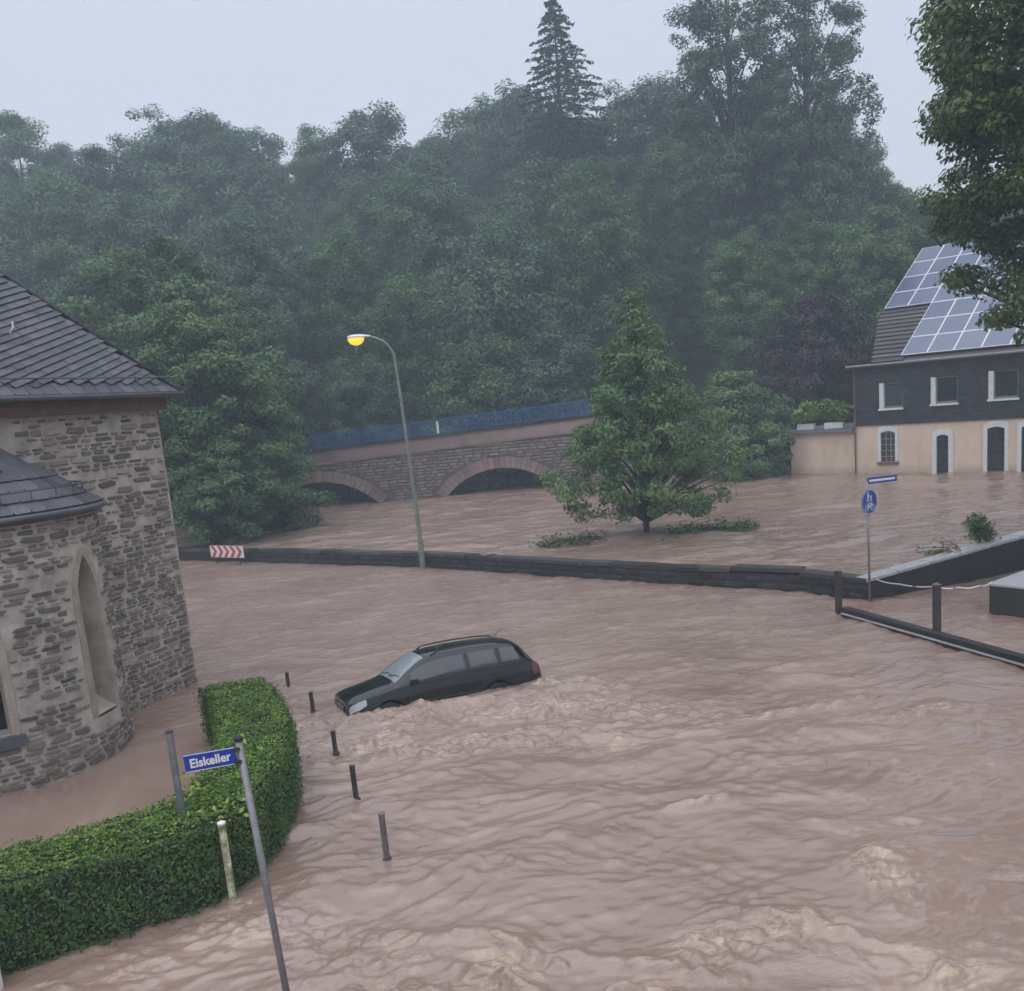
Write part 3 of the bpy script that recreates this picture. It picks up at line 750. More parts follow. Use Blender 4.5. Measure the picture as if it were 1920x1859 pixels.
# body
mb = MB()
for a, b2 in pline(wp, 100):
    dr = (b2 - a).normalized(); nn = Vector((-dr.y, dr.x)); c_ = (a + b2) / 2 + nn * .22
    mb.box((c_.x, c_.y, -.45), ((b2 - a).length + .1, .40, 1.9), ((dr.x, dr.y, 0), (nn.x, nn.y, 0), zz))
wbody = wbuild(mb, 'body', M['wallstone'], fwall)
# facing stones, two visible courses
q = 0
for a, b2 in pline(wp[2:], 0.62):
    dr = (b2 - a).normalized(); nn = Vector((-dr.y, dr.x)); L_ = (b2 - a).length
    for cz, ch in ((.10, .2), (.33, .2)):
        if q >= 150: break
        sh = r.uniform(-.08, .08) + (.15 if cz > .2 else 0)
        c_ = (a + b2) / 2 + nn * .0 + dr * sh
        V, Fs = STONES[q % 12]
        mtx = Matrix(((dr.x * L_ * .96, -nn.x * .05, 0, c_.x + nn.x * .03), (dr.y * L_ * .96, -nn.y * .05, 0, c_.y + nn.y * .03), (0, 0, ch, cz), (0, 0, 0, 1)))
        if q < 12: pass
        me = STONE_W[q % 12] if 'STONE_W' in globals() else None
        if me is None:
            STONE_W = shared_stone_meshes(M['wallstone']); me = STONE_W[q % 12]
        put_piece(me, mtx, wbody, 'stone'); q += 1
slab = MB().box((0, 0, 0), (1, 1, 1)).build('coping_slab', M['coping']); slab_me = slab.data; bpy.data.objects.remove(slab)
for i, (a, b2) in enumerate(pline(wp, 1.15)):
    dr = (b2 - a).normalized(); nn = Vector((-dr.y, dr.x)); L_ = (b2 - a).length
    c_ = (a + b2) / 2 + nn * (.22 + r.uniform(-.02, .02)); lift = r.uniform(-.012, .012)
    if 6.6 < c_.x < 8.6: lift += .07
    mtx = Matrix(((dr.x * (L_ - .015), nn.x * .52, 0, c_.x), (dr.y * (L_ - .015), nn.y * .52, 0, c_.y), (0, 0, .12, .545 + lift), (0, 0, 0, 1))) @ Matrix.Rotation(r.uniform(-.004, .004), 4, 'Y')
    child(put_piece(slab_me, mtx, None, 'coping_slab'), fwall)

# rising side wall at the right
rwall = empty('side_wall', (12.5, 26.3, 0)); tag(rwall, 'dark wall with pale wet coping climbing to the right edge', 'wall')
A_, B_ = Vector((9.81, 25.35)), Vector((24.0, 30.67)); dr = (B_ - A_).normalized(); nn = Vector((-dr.y, dr.x)); L_ = (B_ - A_).length
mb = MB()
def wedge(mb, z0a, z0b, z1a, z1b, off, th):
    P = []
    for q, (za, zb) in ((A_, (z0a, z1a)), (B_, (z0b, z1b))):
        for z_ in (za, zb):
            for s in (0, th): p_ = q + nn * (off + s); P.append((p_.x, p_.y, z_))
    mb.add(P, [(0, 4, 6, 2), (1, 3, 7, 5), (2, 6, 7, 3), (0, 1, 5, 4), (0, 2, 3, 1), (4, 5, 7, 6)])
wedge(mb, -1, -1, .52, 1.71, .02, .38); wbuild(mb, 'body', M['wallstone'], rwall)
n_ = 13
for i in range(n_):
    t0, t1 = i / n_, (i + 1) / n_ - .004
    mb = MB(); P = []
    for t_ in (t0, t1):
        q = A_ + (B_ - A_) * t_; zt = .524 + (1.714 - .524) * t_
        for dz in (0, .09):
            for s in (-.03, .45): p_ = q + nn * s; P.append((p_.x, p_.y, zt + dz))
    mb.add(P, [(0, 4, 6, 2), (1, 3, 7, 5), (2, 6, 7, 3), (0, 1, 5, 4), (0, 2, 3, 1), (4, 5, 7, 6)])
    wbuild(mb, 'coping_slab', M['coping_light'], rwall, bevel=.012)

# dark block with a pale top at the right edge
blk = empty('stone_block', (12.6, 23.2, 0)); tag(blk, 'dark square wall block with pale flat top beside the right edge', 'wall')
o1 = Vector((11.93, 22.83, 0)); e1 = Vector((.58, -.81, 0)).normalized(); e2 = Vector((.81, .58, 0)).normalized()
mb = MB(); mb.box(o1 + e1 * 1.1 + e2 * 4.0 + zz * -.13, (2.2, 8.0, 1.7), (e1, e2, zz)); wbuild(mb, 'body', M['wallstone'], blk)
mb = MB(); mb.box(o1 + e1 * 1.1 + e2 * 4.0 + zz * .765, (2.26, 8.06, .07), (e1, e2, zz)); wbuild(mb, 'top_slab', M['coping_light'], blk, bevel=.012)

# low kerb beam with metal edge
kb = empty('low_kerb_wall', (9.5, 21.5, 0)); tag(kb, 'low dark kerb wall with a pale metal strip between the two right posts', 'kerb')
A_, B_ = Vector((8.68, 23.95)), Vector((13.2, 9.33)); dr = (B_ - A_).normalized(); nn = Vector((-dr.y, dr.x)) ; L_ = (B_ - A_).length
mb = MB(); c_ = (A_ + B_) / 2
mb.box((c_.x, c_.y, -.13), (L_, .24, .72), ((dr.x, dr.y, 0), (nn.x, nn.y, 0), zz)); wbuild(mb, 'body', M['wallstone'], kb, bevel=.01)
side = -nn if nn.x > 0 else nn
mb = MB(); mb.box((c_.x + side.x * .135, c_.y + side.y * .135, .085), (L_ - .1, .05, .035), ((dr.x, dr.y, 0), (nn.x, nn.y, 0), zz)); wbuild(mb, 'metal_strip', M['coping_light'], kb)

# ------------------------------------------------------------------ posts
def post(name, loc, h, rad, mat, label, cat, group=None, cap=None, lean=(0, 0), n=12):
    e = empty(name, (loc[0], loc[1], -.4)); tag(e, label, cat, group)
    mb = MB(); top = Vector((lean[0], lean[1], h + .4))
    mb.tube([(0, 0, 0), top], rad, n); mb.build('shaft', mat, e, smooth=False)
    mb = MB(); mb.tube([top - zz * .002, top + zz * .02, top + zz * .035], [rad * 1.12, rad * 1.12, rad * .5], n); mb.build('cap', cap or mat, e)
    return e
for (x_, y_), h_, lab in (((-5.57, 21.68), .36, 'small dark bollard farthest away, by the hedge tip'), ((-4.58, 19.62), .42, 'short bollard in the foam just left of the car nose'), ((-3.62, 16.9), .42, 'short bollard below the car headlight, in foam'),
                          ((-2.89, 14.62), .58, 'dark bollard second nearest in the curved row'), ((-2.12, 12.4), .68, 'grey bollard nearest in the curved row, tallest out of water')):
    e = post('bollard', (x_, y_), h_, .045, M['post_grey'] if y_ < 13 else M['metal_dark'], lab, 'bollard', 'bollards along the flooded kerb', lean=(-.012, .01))
    mb = MB(); mb.tube([(0, 0, .405), (0, 0, .43)], [.075, .06], 12); mb.build('collar', M['metal_dark'], e)
for (x_, y_), lab in (((8.59, 24.13), 'square dark post in front of the wall corner at right'), ((10.0, 21.53), 'square dark post on the kerb with tape tied to it')):
    e = empty('square_post', (x_, y_, -.4)); tag(e, lab, 'post', 'posts on the right kerb')
    mb = MB(); mb.box((0, 0, .79), (.15, .15, 1.58)); mb.build('shaft', M['metal_dark'], e, bevel=.008)
    mb = MB(); mb.add([(-.085, -.085, 1.58), (.085, -.085, 1.58), (.085, .085, 1.58), (-.085, .085, 1.58), (0, 0, 1.64)], [(0, 1, 4), (1, 2, 4), (2, 3, 4), (3, 0, 4), (3, 2, 1, 0)]); mb.build('cap', M['post_grey'], e)
# barrier tape
tp = [(9.95, 25.25, .66), (9.98, 23.6, .80), (10.0, 21.62, 1.12), (10.7, 21.9, .98), (11.4, 22.3, .88), (11.98, 22.8, .83)]
mb = MB(); pts = []
for a, b2 in zip(tp[:-1], tp[1:]):
    for k in range(8):
        t_ = k / 8; p_ = Vector(a).lerp(Vector(b2), t_); p_.z -= .04 * math.sin(math.pi * t_); pts.append(p_)
pts.append(Vector(tp[-1]))
V = []; mi = []
for i, p_ in enumerate(pts):
    tw = .25 * math.sin(i * .7); V += [p_ + Vector((0, 0.01 * math.sin(tw), .014)), p_ - Vector((0, .01, .014))]
Fq = [(2 * i, 2 * i + 1, 2 * i + 3, 2 * i + 2) for i in range(len(pts) - 1)]
mb.add(V, Fq); mb.M = [0 if (i % 11) else 1 for i in range(len(Fq))]
o = mb.build('barrier_tape', [M['white'], M['red']]); sm = o.modifiers.new('solid', 'SOLIDIFY'); sm.thickness = .004
tag(o, 'thin pale tape strung from the wall corner past the kerb post', 'tape')
post('hedge_pole', (-4.78, 12.05), 2.28, .05, M['metal'], 'tall grey pole rising out of the hedge beside the church', 'pole', cap=M['metal_dark'])
post('mossy_post', (-4.10, 11.58), 1.12, .05, M['mossy_white'], 'white post streaked with moss at the hedge corner', 'post', cap=M['white'])
post('white_post', (-6.50, 9.98), .42, .13, M['white'], 'stub of a white post cut off by the left edge', 'post', cap=M['white'], n=20)

# ------------------------------------------------------------------ text helper
def text_mesh(body, size, bold=0.0):
    cu = bpy.data.curves.new('lettering', 'FONT'); cu.body = body; cu.size = size; cu.align_x = 'CENTER'; cu.align_y = 'CENTER'
    cu.offset = bold; cu.extrude = 0.0015; cu.resolution_u = 3
    ob = bpy.data.objects.new('lettering', cu); COL.objects.link(ob)
    bpy.context.view_layer.update()
    me = bpy.data.meshes.new_from_object(ob.evaluated_get(bpy.context.evaluated_depsgraph_get()))
    bpy.data.objects.remove(ob); return me

# street name sign in the foreground
sg = empty('street_name_sign', (-2.66, 8.75, -.4)); tag(sg, 'leaning grey pole with blue street name plate reading Eiskeller', 'sign')
topv = Vector((-.155, .02, 3.60))
mb = MB(); mb.tube([(0, 0, 0), topv], .036, 14); pole = mb.build('pole', M['metal'], sg, smooth=True)
mb = MB(); mb.tube([topv, topv + zz * .035], .044, 14); mb.build('cap', M['trimblack'], sg)
px = Vector((.965, .262, .0)).normalized(); pn = Vector((.262, -.965, .0)).normalized(); pz = px.cross(pn) * -1
pz = Vector((-.043, 0.0, 1)).normalized()
pc = topv - px * .285 - zz * .135 + pn * .02
mb = MB(); mb.box(pc, (.485, .016, .175), (px, -pn, pz)); plate = mb.build('plate', M['blue'], sg, bevel=.004)
mb = MB()
for s in (-1, 1): mb.box(pc + pz * (s * .083) + pn * .0095, (.475, .003, .006), (px, -pn, pz))
mb.build('border', M['white'], plate)
tm = text_mesh('Eiskeller', .125, .0035); tm.materials.append(M['white'])
o = bpy.data.objects.new('lettering', tm); link(o, plate)
o.matrix_basis = Matrix(((px.x * .92, pz.x, pn.x, pc.x + pn.x * .0105), (px.y * .92, pz.y, pn.y, pc.y + pn.y * .0105), (px.z * .92, pz.z, pn.z, pc.z - .004), (0, 0, 0, 1)))
mb = MB(); mb.box(topv - px * .03 - zz * .07, (.07, .09, .03), (px, -pn, pz)); mb.box(topv - px * .03 - zz * .20, (.07, .09, .03), (px, -pn, pz)); mb.build('bracket', M['metal_dark'], sg)

# cycle and foot path sign
cs = empty('path_sign', (9.83, 25.72 - .55, -.4)); tag(cs, 'round blue cycle and foot path sign on a thin pole by the wall corner', 'sign')
mb = MB(); mb.tube([(0, 0, 0), (-.02, 0, 3.75)], .032, 10); mb.build('pole', M['metal'], cs, smooth=True)
yaw = RAD(33); ax = Vector((math.cos(yaw), math.sin(yaw), 0)); an_ = Vector((math.sin(yaw), -math.cos(yaw), 0))
dc = Vector((-.02, 0, 3.2)) + an_ * .045
mb = MB(); mb.prism([(.34 * math.cos(a), .34 * math.sin(a)) for a in np.linspace(0, 2 * np.pi, 32, endpoint=False)], dc, ax, zz, an_, .02); disc = mb.build('disc', M['blue'], cs)
mb = MB(); N32 = 32
ro_ = [(.335 * math.cos(a), .335 * math.sin(a)) for a in np.linspace(0, 2 * np.pi, N32, endpoint=False)]; ri_ = [(.318 * math.cos(a), .318 * math.sin(a)) for a in np.linspace(0, 2 * np.pi, N32, endpoint=False)]
P = [dc + ax * a + zz * b2 + an_ * .022 for a, b2 in ro_ + ri_]
mb.add(P, [(i, (i + 1) % N32, N32 + (i + 1) % N32, N32 + i) for i in range(N32)]); mb.build('rim', M['white'], disc)
mb = MB(); f0 = dc + an_ * .0215
def blob(cx, cy, rx, ry, n=12): mb.prism([(cx + rx * math.cos(a), cy + ry * math.sin(a)) for a in np.linspace(0, 2 * np.pi, n, endpoint=False)], f0, ax, zz, an_, .002)
def bar(x0, y0, x1, y1, w):
    dx, dy = x1 - x0, y1 - y0; l_ = math.hypot(dx, dy); nx_, ny_ = -dy / l_ * w / 2, dx / l_ * w / 2
    mb.prism([(x0 - nx_, y0 - ny_), (x1 - nx_, y1 - ny_), (x1 + nx_, y1 + ny_), (x0 + nx_, y0 + ny_)], f0, ax, zz, an_, .0025)
# walking adult and child above, bicycle below
blob(-.07, .25, .028, .03); bar(-.07, .22, -.075, .11, .065); bar(-.08, .12, -.12, .01, .03); bar(-.07, .12, -.03, .01, .03); bar(-.06, .2, .01, .13, .022)
blob(.06, .15, .022, .024); bar(.06, .125, .06, .06, .045); bar(.055, .07, .03, .01, .022); bar(.065, .07, .09, .01, .022); bar(.05, .115, .0, .13, .018)
for cx_ in (-.12, .12):
    for a in np.linspace(0, 2 * np.pi, 14, endpoint=False):
        a2 = a + 2 * np.pi / 14; bar(cx_ + .075 * math.cos(a), -.15 + .075 * math.sin(a), cx_ + .075 * math.cos(a2), -.15 + .075 * math.sin(a2), .02)
bar(-.12, -.15, -.04, -.06, .02); bar(-.04, -.06, .08, -.06, .02); bar(.08, -.06, .12, -.15, .02); bar(-.04, -.06, .0, -.15, .02); bar(0, -.15, .08, -.06, .02); bar(-.12, -.15, 0, -.15, .02); bar(-.07, -.035, -.01, -.035, .02); bar(.05, -.03, .1, -.03, .02)
mb.build('symbol', M['white'], disc)
pv = Vector((.97, .24, 0)).normalized(); pnn = Vector((.24, -.97, 0)).normalized()
pcx = Vector((-.02, 0, 3.76)) + pv * .46
mb = MB(); mb.box(pcx, (.92, .015, .17), (pv, -pnn, zz)); pl2 = mb.build('name_plate', M['blue'], cs)
mb = MB(); mb.box(pcx + pnn * .009, (.80, .003, .06), (pv, -pnn, zz)); mb.build('white_band', M['white'], pl2)

# chevron board
cb = empty('chevron_board', (-13.25, 43.6, -.2)); tag(cb, 'red and white chevron board in front of the wall under the trees', 'sign')
cd = Vector((1.95, -1.3, 0)).normalized(); cn = Vector((-1.3, -1.95, 0)).normalized()
mb = MB(); mb.box(Vector((0, 0, .80)), (2.3, .03, .56), (cd, -cn, zz)); cbp = mb.build('board', M['white'], cb)
mb = MB(); fo = cn * .017 + zz * .80
for k in range(5):
    x0 = -1.08 + k * .43
    mb.prism([(x0, -.27), (x0 + .2, -.27), (x0 + .42, 0), (x0 + .2, .27), (x0, .27), (x0 + .22, 0)], fo, cd, zz, cn, .003)
mb.build('chevrons', M['red'], cbp)
for s in (-.8, .8):
    mb = MB(); mb.tube([cd * s - cn * .04 + zz * 0, cd * s - cn * .04 + zz * 1.0], .03, 8); mb.build('leg', M['metal_dark'], cb)

# ------------------------------------------------------------------ street lamp (lit)
lp = empty('street_lamp', (-3.55, 37.3, -.3)); tag(lp, 'tall curved street lamp glowing yellow in front of the bridge', 'street lamp')
pts = [Vector((0, 0, 0)), Vector((0, 0, 1.4)), Vector((-.06, 0, 4)), Vector((-.17, 0, 7)), Vector((-.25, 0, 8.6))]
for a in np.linspace(0, 1, 9)[1:]:
    an = a * RAD(78); pts.append(Vector((-.25 - 1.05 * (1 - math.cos(an)), 0, 8.6 + .98 * math.sin(an))))
rads = [.10, .095, .075, .06, .05] + [.045] * 8
mb = MB(); mb.tube(pts, rads, 12); mb.build('pole', M['lamp_pole'], lp, smooth=True)
mb = MB(); mb.tube([(0, 0, .2), (0, 0, 1.5)], .115, 12); mb.build('base_sleeve', M['lamp_pole'], lp)
e_ = pts[-1]
mb = MB(); V = []; Fq = []
prof = [(0.0, .06, .06), (.15, .10, .08), (.35, .16, .11), (.6, .17, .12), (.8, .13, .10), (.92, .05, .05)]
for i, (x_, w, h) in enumerate(prof):
    for k in range(12):
        a = 2 * math.pi * k / 12; V.append((e_.x - x_, w * math.cos(a), e_.z + .01 + .02 * x_ + (h * math.sin(a) if math.sin(a) > 0 else .25 * h * math.sin(a))))
for i in range(len(prof) - 1):
    for k in range(12): Fq.append((i * 12 + k, (i + 1) * 12 + k, (i + 1) * 12 + (k + 1) % 12, i * 12 + (k + 1) % 12))
Fq += [tuple(range(12)), tuple(reversed([5 * 12 + k for k in range(12)]))]
mb.add(V, Fq); head = mb.build('lamp_head', M['alu'], lp, smooth=True)
mb = MB(); V = []; Fq = []
for j in range(7):
    an = j / 6 * math.pi / 2
    for k in range(16):
        a = 2 * math.pi * k / 16; V.append((e_.x - .58 + .32 * math.cos(a) * math.cos(an), .19 * math.sin(a) * math.cos(an), e_.z - .01 - .27 * math.sin(an)))
for j in range(6):
    for k in range(16): Fq.append((j * 16 + k, j * 16 + (k + 1) % 16, (j + 1) * 16 + (k + 1) % 16, (j + 1) * 16 + k))
mb.add(V, Fq); mb.build('glass_bowl', M['sodium'], head, smooth=True)

# ------------------------------------------------------------------ bridge
br = empty('stone_bridge', (-6, 63.3, RIVER)); tag(br, 'reddish stone arch bridge with blue railing over the brown river', 'bridge')
BA = Vector((-14.1, 63.7, 0)); bd = Vector((16.87, -1.0, 0)).normalized(); bn = Vector((-bd.y, bd.x, 0))
def bp(u, z, off=0.0): v = BA + bd * u + bn * off; return Vector((v.x, v.y, z))
def deck(u): return 4.22 + 0.040 * u
ARCH = [(1.5, 4.2, 2.2), (13.95, 3.85, 2.15), (-11, 4.2, 2.0)]
def arch_z(u):
    for c, hs, cr in ARCH:
        if abs(u - c) < hs:
            ris = cr - .35; R_ = (hs * hs + ris * ris) / (2 * ris); return cr - R_ + math.sqrt(R_ * R_ - (u - c) ** 2)
    return None
US = np.arange(-18, 23.11, .15)
mb = MB()
for u0, u1 in zip(US[:-1], US[1:]):
    um = (u0 + u1) / 2; az = arch_z(um)
    def lo(u):
        if az is None: return -2.0
        q = arch_z(u); return q if q is not None else .35
    mb.add([bp(u0, lo(u0)), bp(u1, lo(u1)), bp(u1, deck(u1) - .05), bp(u0, deck(u0) - .05)], [(0, 1, 2, 3)])
    if az is not None: mb.add([bp(u0, lo(u0)), bp(u1, lo(u1)), bp(u1, lo(u1), 9.0), bp(u0, lo(u0), 9.0)], [(3, 2, 1, 0)])
for c, hs, cr in ARCH:
    for s in (-1, 1): mb.add([bp(c + s * hs, -2), bp(c + s * hs, .36), bp(c + s * hs, .36, 9.0), bp(c + s * hs, -2, 9.0)], [(0, 1, 2, 3)])
for u0, u1 in zip(US[:-1:10], US[10::10]):
    mb.add([bp(u0, deck(u0) - .05), bp(u1, deck(u1) - .05), bp(u1, deck(u1) - .05, 9.0), bp(u0, deck(u0) - .05, 9.0)], [(0, 1, 2, 3)])
    mb.add([bp(u0, 2.9, 9.0), bp(u1, 2.9, 9.0), bp(u1, deck(u1) - .05, 9.0), bp(u0, deck(u0) - .05, 9.0)], [(3, 2, 1, 0)])
bwall = wbuild(mb, 'spandrel_wall', M['bridge_joint'], br)
# parapet band and cornice
def band(name, z0, z1, th, mat):
    mb = MB()
    for u0, u1 in zip(US[:-1:20], US[20::20]):
        P = [bp(u, deck(u) + zz_, o_) for u in (u0, u1) for zz_ in (z0, z1) for o_ in (-th, .02)]
        mb.add(P, [(0, 4, 6, 2), (2, 6, 7, 3), (0, 1, 5, 4), (1, 3, 7, 5)])
    return wbuild(mb, name, mat, br)
band('parapet', -.82, -.06, .07, M['sandstone']); band('cornice', -.06, .10, .16, M['wallstone']); band('string_course', -.95, -.825, .10, M['sandstone'])
# voussoirs
vme = raw_mesh('voussoir', np.array([(x, y, z) for y in (-.5, .5) for z, x in ((0, -.46), (0, .46), (1, .5), (1, -.5))]), [(0, 1, 2, 3), (7, 6, 5, 4), (0, 4, 5, 1), (1, 5, 6, 2), (2, 6, 7, 3), (3, 7, 4, 0)]); vme.materials.append(M['sandstone'])
for c, hs, cr in ARCH[:2]:
    ris = cr - .35; R_ = (hs * hs + ris * ris) / (2 * ris); a0 = math.asin(hs / R_); n = 26
    for i in range(n):
        a = -a0 + (i + .5) * 2 * a0 / n; w_ = 2 * a0 / n * R_ * 1.02
        u = c + R_ * math.sin(a); z = cr - R_ + R_ * math.cos(a)
        rad = bd * math.sin(a) + zz * math.cos(a); tan = bd * math.cos(a) - zz * math.sin(a); p_ = bp(u, z, -.03)
        L_ = .74 + r.uniform(-.02, .02)
        mtx = Matrix(((tan.x * w_, bn.x * .16, rad.x * L_, p_.x), (tan.y * w_, bn.y * .16, rad.y * L_, p_.y), (tan.z * w_, bn.z * .16, rad.z * L_, p_.z), (0, 0, 0, 1)))
        child(put_piece(vme, mtx, None, 'voussoir'), br)
# coursed masonry between the arches
cme = shared_stone_meshes(M['bridge_stone']); cands = []
for row in range(16):
    z = .40 + row * .215; u = -6 + (row % 2) * .3
    while u < 24:
        w = r.uniform(.42, .72); ok = True
        for uu in (u, u + w):
            for c, hs, cr in ARCH:
                ris = cr - .35; R_ = (hs * hs + ris * ris) / (2 * ris)
                if math.hypot(uu - c, z + .1 - (cr - R_)) < R_ + .74 and abs(uu - c) < hs + .9: ok = False
        if z + .11 > deck(u) - .96: ok = False
        if ok: cands.append((u + w / 2, z + .1, w))
        u += w + .03
cands.sort(key=lambda q: abs(q[0] - 8.5))
rest = MB()
for i, (u, z, w) in enumerate(cands):
    p_ = bp(u, z, -.01)
    mtx = Matrix(((-bd.x * w, -bn.x * .05, 0, p_.x), (-bd.y * w, -bn.y * .05, 0, p_.y), (0, 0, .205, z), (0, 0, 0, 1)))
    if i < 240: put_piece(cme[i % 12], mtx, bwall, 'stone')
    else: rest.add([mtx @ Vector(v) for v in STONES[i % 12][0]], STONES[i % 12][1])
o = rest.build('course_stones', M['bridge_stone']); o.parent = bwall; o['kind'] = 'stuff'
# railing, panel by panel
for u0 in np.arange(-16, 22, 2.0):
    mb = MB(); sl = .040
    for k in range(13):
        u = u0 + .12 + k * .15; mb.box(bp(u, deck(u) + .62, .1), (.06, .03, .86), (bd, bn, zz))
    for dz in (.2, 1.06):
        a, b2 = bp(u0, deck(u0) + dz, .1), bp(u0 + 1.99, deck(u0 + 1.99) + dz, .1); mb.box((a + b2) / 2, ((b2 - a).length, .05, .06), ((b2 - a).normalized(), bn, zz))
    u = u0; mb.box(bp(u, deck(u) + .63, .1), (.07, .07, 1.06), (bd, bn, zz))
    wbuild(mb, 'railing_panel', M['rail_blue'], br)
mk = empty('bridge_marker', tuple(bp(10.05, deck(10) + .1, 0.2))); tag(mk, 'small white marker post standing at the bridge railing', 'marker')
mb = MB(); mb.box((0, -.15, .45), (.14, .06, .8)); mb.build('board', M['white'], mk)
mb = MB(); mb.tube([(0, -.1, 0), (0, -.1, 2.4)], .04, 8); mb.box((0, -.12, 2.3), (.3, .05, .22)); mb.build('stake', M['metal_dark'], mk)

# ------------------------------------------------------------------ house with solar roof
hs_ = empty('house', (24, 51.5, RIVER)); tag(hs_, 'beige and dark slate clad house with solar panels standing in the flood', 'house')
HC = Vector((20.6, 54.5, 0)); hd = Vector((.736, -.677, 0)).normalized(); hn = Vector((-hd.y, hd.x, 0))     # hn points into the house
def hp_(u, z, o_=0.0): v = HC + hd * u + hn * o_; return Vector((v.x, v.y, z))
LEN, DEP = 17.0, 24.0
BAND, EAVE = 3.36, 6.72
hax = (hd, hn, zz)
def hbox(mb, u0, u1, z0, z1, o0, o1): mb.box((hp_(u0, z0, o0) + hp_(u1, z1, o1)) / 2, (u1 - u0, o1 - o0, z1 - z0), hax); return mb
GW = [(1.46, 2.26, 1.2, 2.95), (4.50, 5.12, -1, 2.62), (7.08, 7.92, -1, 2.92), (8.72, 9.5, -1, 2.92), (11.6, 12.4, 1.2, 2.95)]
UW = [(1.45, 2.70, 4.20, 5.62), (4.25, 5.60, 4.28, 5.72), (7.15, 8.55, 4.34, 5.80), (10.2, 11.6, 4.34, 5.80)]
def wall_with_holes(u0, u1, z0, z1, holes, name, mat, off):
    us_ = sorted({u0, u1, *[h for q in holes for h in q[:2]]}); zs_ = sorted({z0, z1, *[h for q in holes for h in q[2:]]})
    mb = MB()
    for a, b2 in zip(us_[:-1], us_[1:]):
        for c, d in zip(zs_[:-1], zs_[1:]):
            if any(q[0] <= (a + b2) / 2 <= q[1] and q[2] <= (c + d) / 2 <= q[3] for q in holes): continue
            hbox(mb, a, b2, c, d, off, off + .3)
    return wbuild(mb, name, mat, hs_)
wall_with_holes(0, LEN, -1, BAND, [(a, b2, max(c, -1), d) for a, b2, c, d in GW], 'ground_floor_wall', M['beige'], 0)
wall_with_holes(-.02, LEN, BAND, EAVE, UW, 'slate_clad_wall', M['clad'], -.06)
mb = MB(); hbox(mb, .02, .3, -1, BAND, .3, DEP); wbuild(mb, 'side_wall', M['beige'], hs_)
mb = MB(); hbox(mb, 0.0, .3, BAND, EAVE, .24, DEP)
TP = RAD(30); SL = 13.2
gz = EAVE + math.tan(TP) * (DEP / 2)
mb.add([hp_(1.4, EAVE, 0), hp_(1.4, EAVE, DEP), hp_(1.4, gz - .1, DEP / 2), hp_(1.7, EAVE, 0), hp_(1.7, EAVE, DEP), hp_(1.7, gz - .1, DEP / 2)], [(0, 2, 1), (3, 4, 5), (0, 3, 5, 2), (1, 2, 5, 4)])
wbuild(mb, 'gable', M['clad'], hs_)
mb = MB(); hbox(mb, -.05, LEN, BAND - .06, BAND + .03, -.10, -.001); wbuild(mb, 'drip_band', M['clad'], hs_)
for i, (a, b2, c, d) in enumerate(UW):
    mb = MB(); t_ = .15
    hbox(mb, a - .02, a + .22, c, d, -.08, .22); hbox(mb, a - .06, b2 + .06, c - .10, c + .003, -.16, .2)
    w_ = wbuild(mb, 'window', M['white'], hs_)
    mb = MB(); hbox(mb, a + .22, b2, c, d, .10, .12); child(mb.build('pane', M['glass']), w_)
    mb = MB(); hbox(mb, a + .221, a + .28, c, d, .06, .10); hbox(mb, b2 - .07, b2, c, d, .06, .1); hbox(mb, a + .28, b2 - .07, c, c + .12, .066, .097); hbox(mb, a + .28, b2 - .07, d - .07, d, .066, .097)
    child(mb.build('frame', M['window_frame']), w_)
for i, (a, b2, c, d) in enumerate(GW):
    isdoor = c < 0
    mb = MB(); sw = .17 if not isdoor else (.24 if i == 1 else .20)
    hbox(mb, a - sw, a, c, d + .05, -.045, .15); hbox(mb, b2, b2 + sw, c, d + .05, -.045, .15)
    # segmental arch head
    n = 9; um = (a + b2) / 2; hw = (b2 - a) / 2
    P = []
    for k in range(n):
        s = -1 + 2 * k / (n - 1); P += [hp_(um + s * hw, d - .02 - .10 * s * s, -.04), hp_(um + s * (hw + sw), d + .30 - .16 * s * s, -.04), hp_(um + s * hw, d - .02 - .10 * s * s, .1), hp_(um + s * (hw + sw), d + .30 - .16 * s * s, .1)]
    Fq = []
    for k in range(n - 1): b0 = 4 * k; Fq += [(b0, b0 + 4, b0 + 5, b0 + 1), (b0 + 2, b0 + 6, b0 + 4, b0), (b0 + 1, b0 + 5, b0 + 7, b0 + 3)]
    mb.add(P, Fq)
    w_ = wbuild(mb, 'door' if i == 1 else 'window', M['white'], hs_)
    mb = MB(); hbox(mb, a, b2, c, d, .10, .13); child(mb.build('pane', M['glass'] if i != 1 else M['glass']), w_)
    mb = MB()
    for k in range(1, 3 if not isdoor else 2): hbox(mb, a + (b2 - a) * k / (3 if not isdoor else 2) - .02, a + (b2 - a) * k / (3 if not isdoor else 2) + .02, max(c, 0), d, .07, .10)
    z_ = max(c, .1) + .3
    while z_ < d - .1: hbox(mb, a, b2, z_ - .018, z_ + .018, .072, .098); z_ += .33
    child(mb.build('glazing_bars', M['metal_dark'] if i != 0 else M['trim']), w_)
    if i == 0:
        mb = MB(); hbox(mb, a - .2, b2 + .2, c - .14, c - .002, -.12, .2); child(mb.build('sill', M['terracotta']), w_)
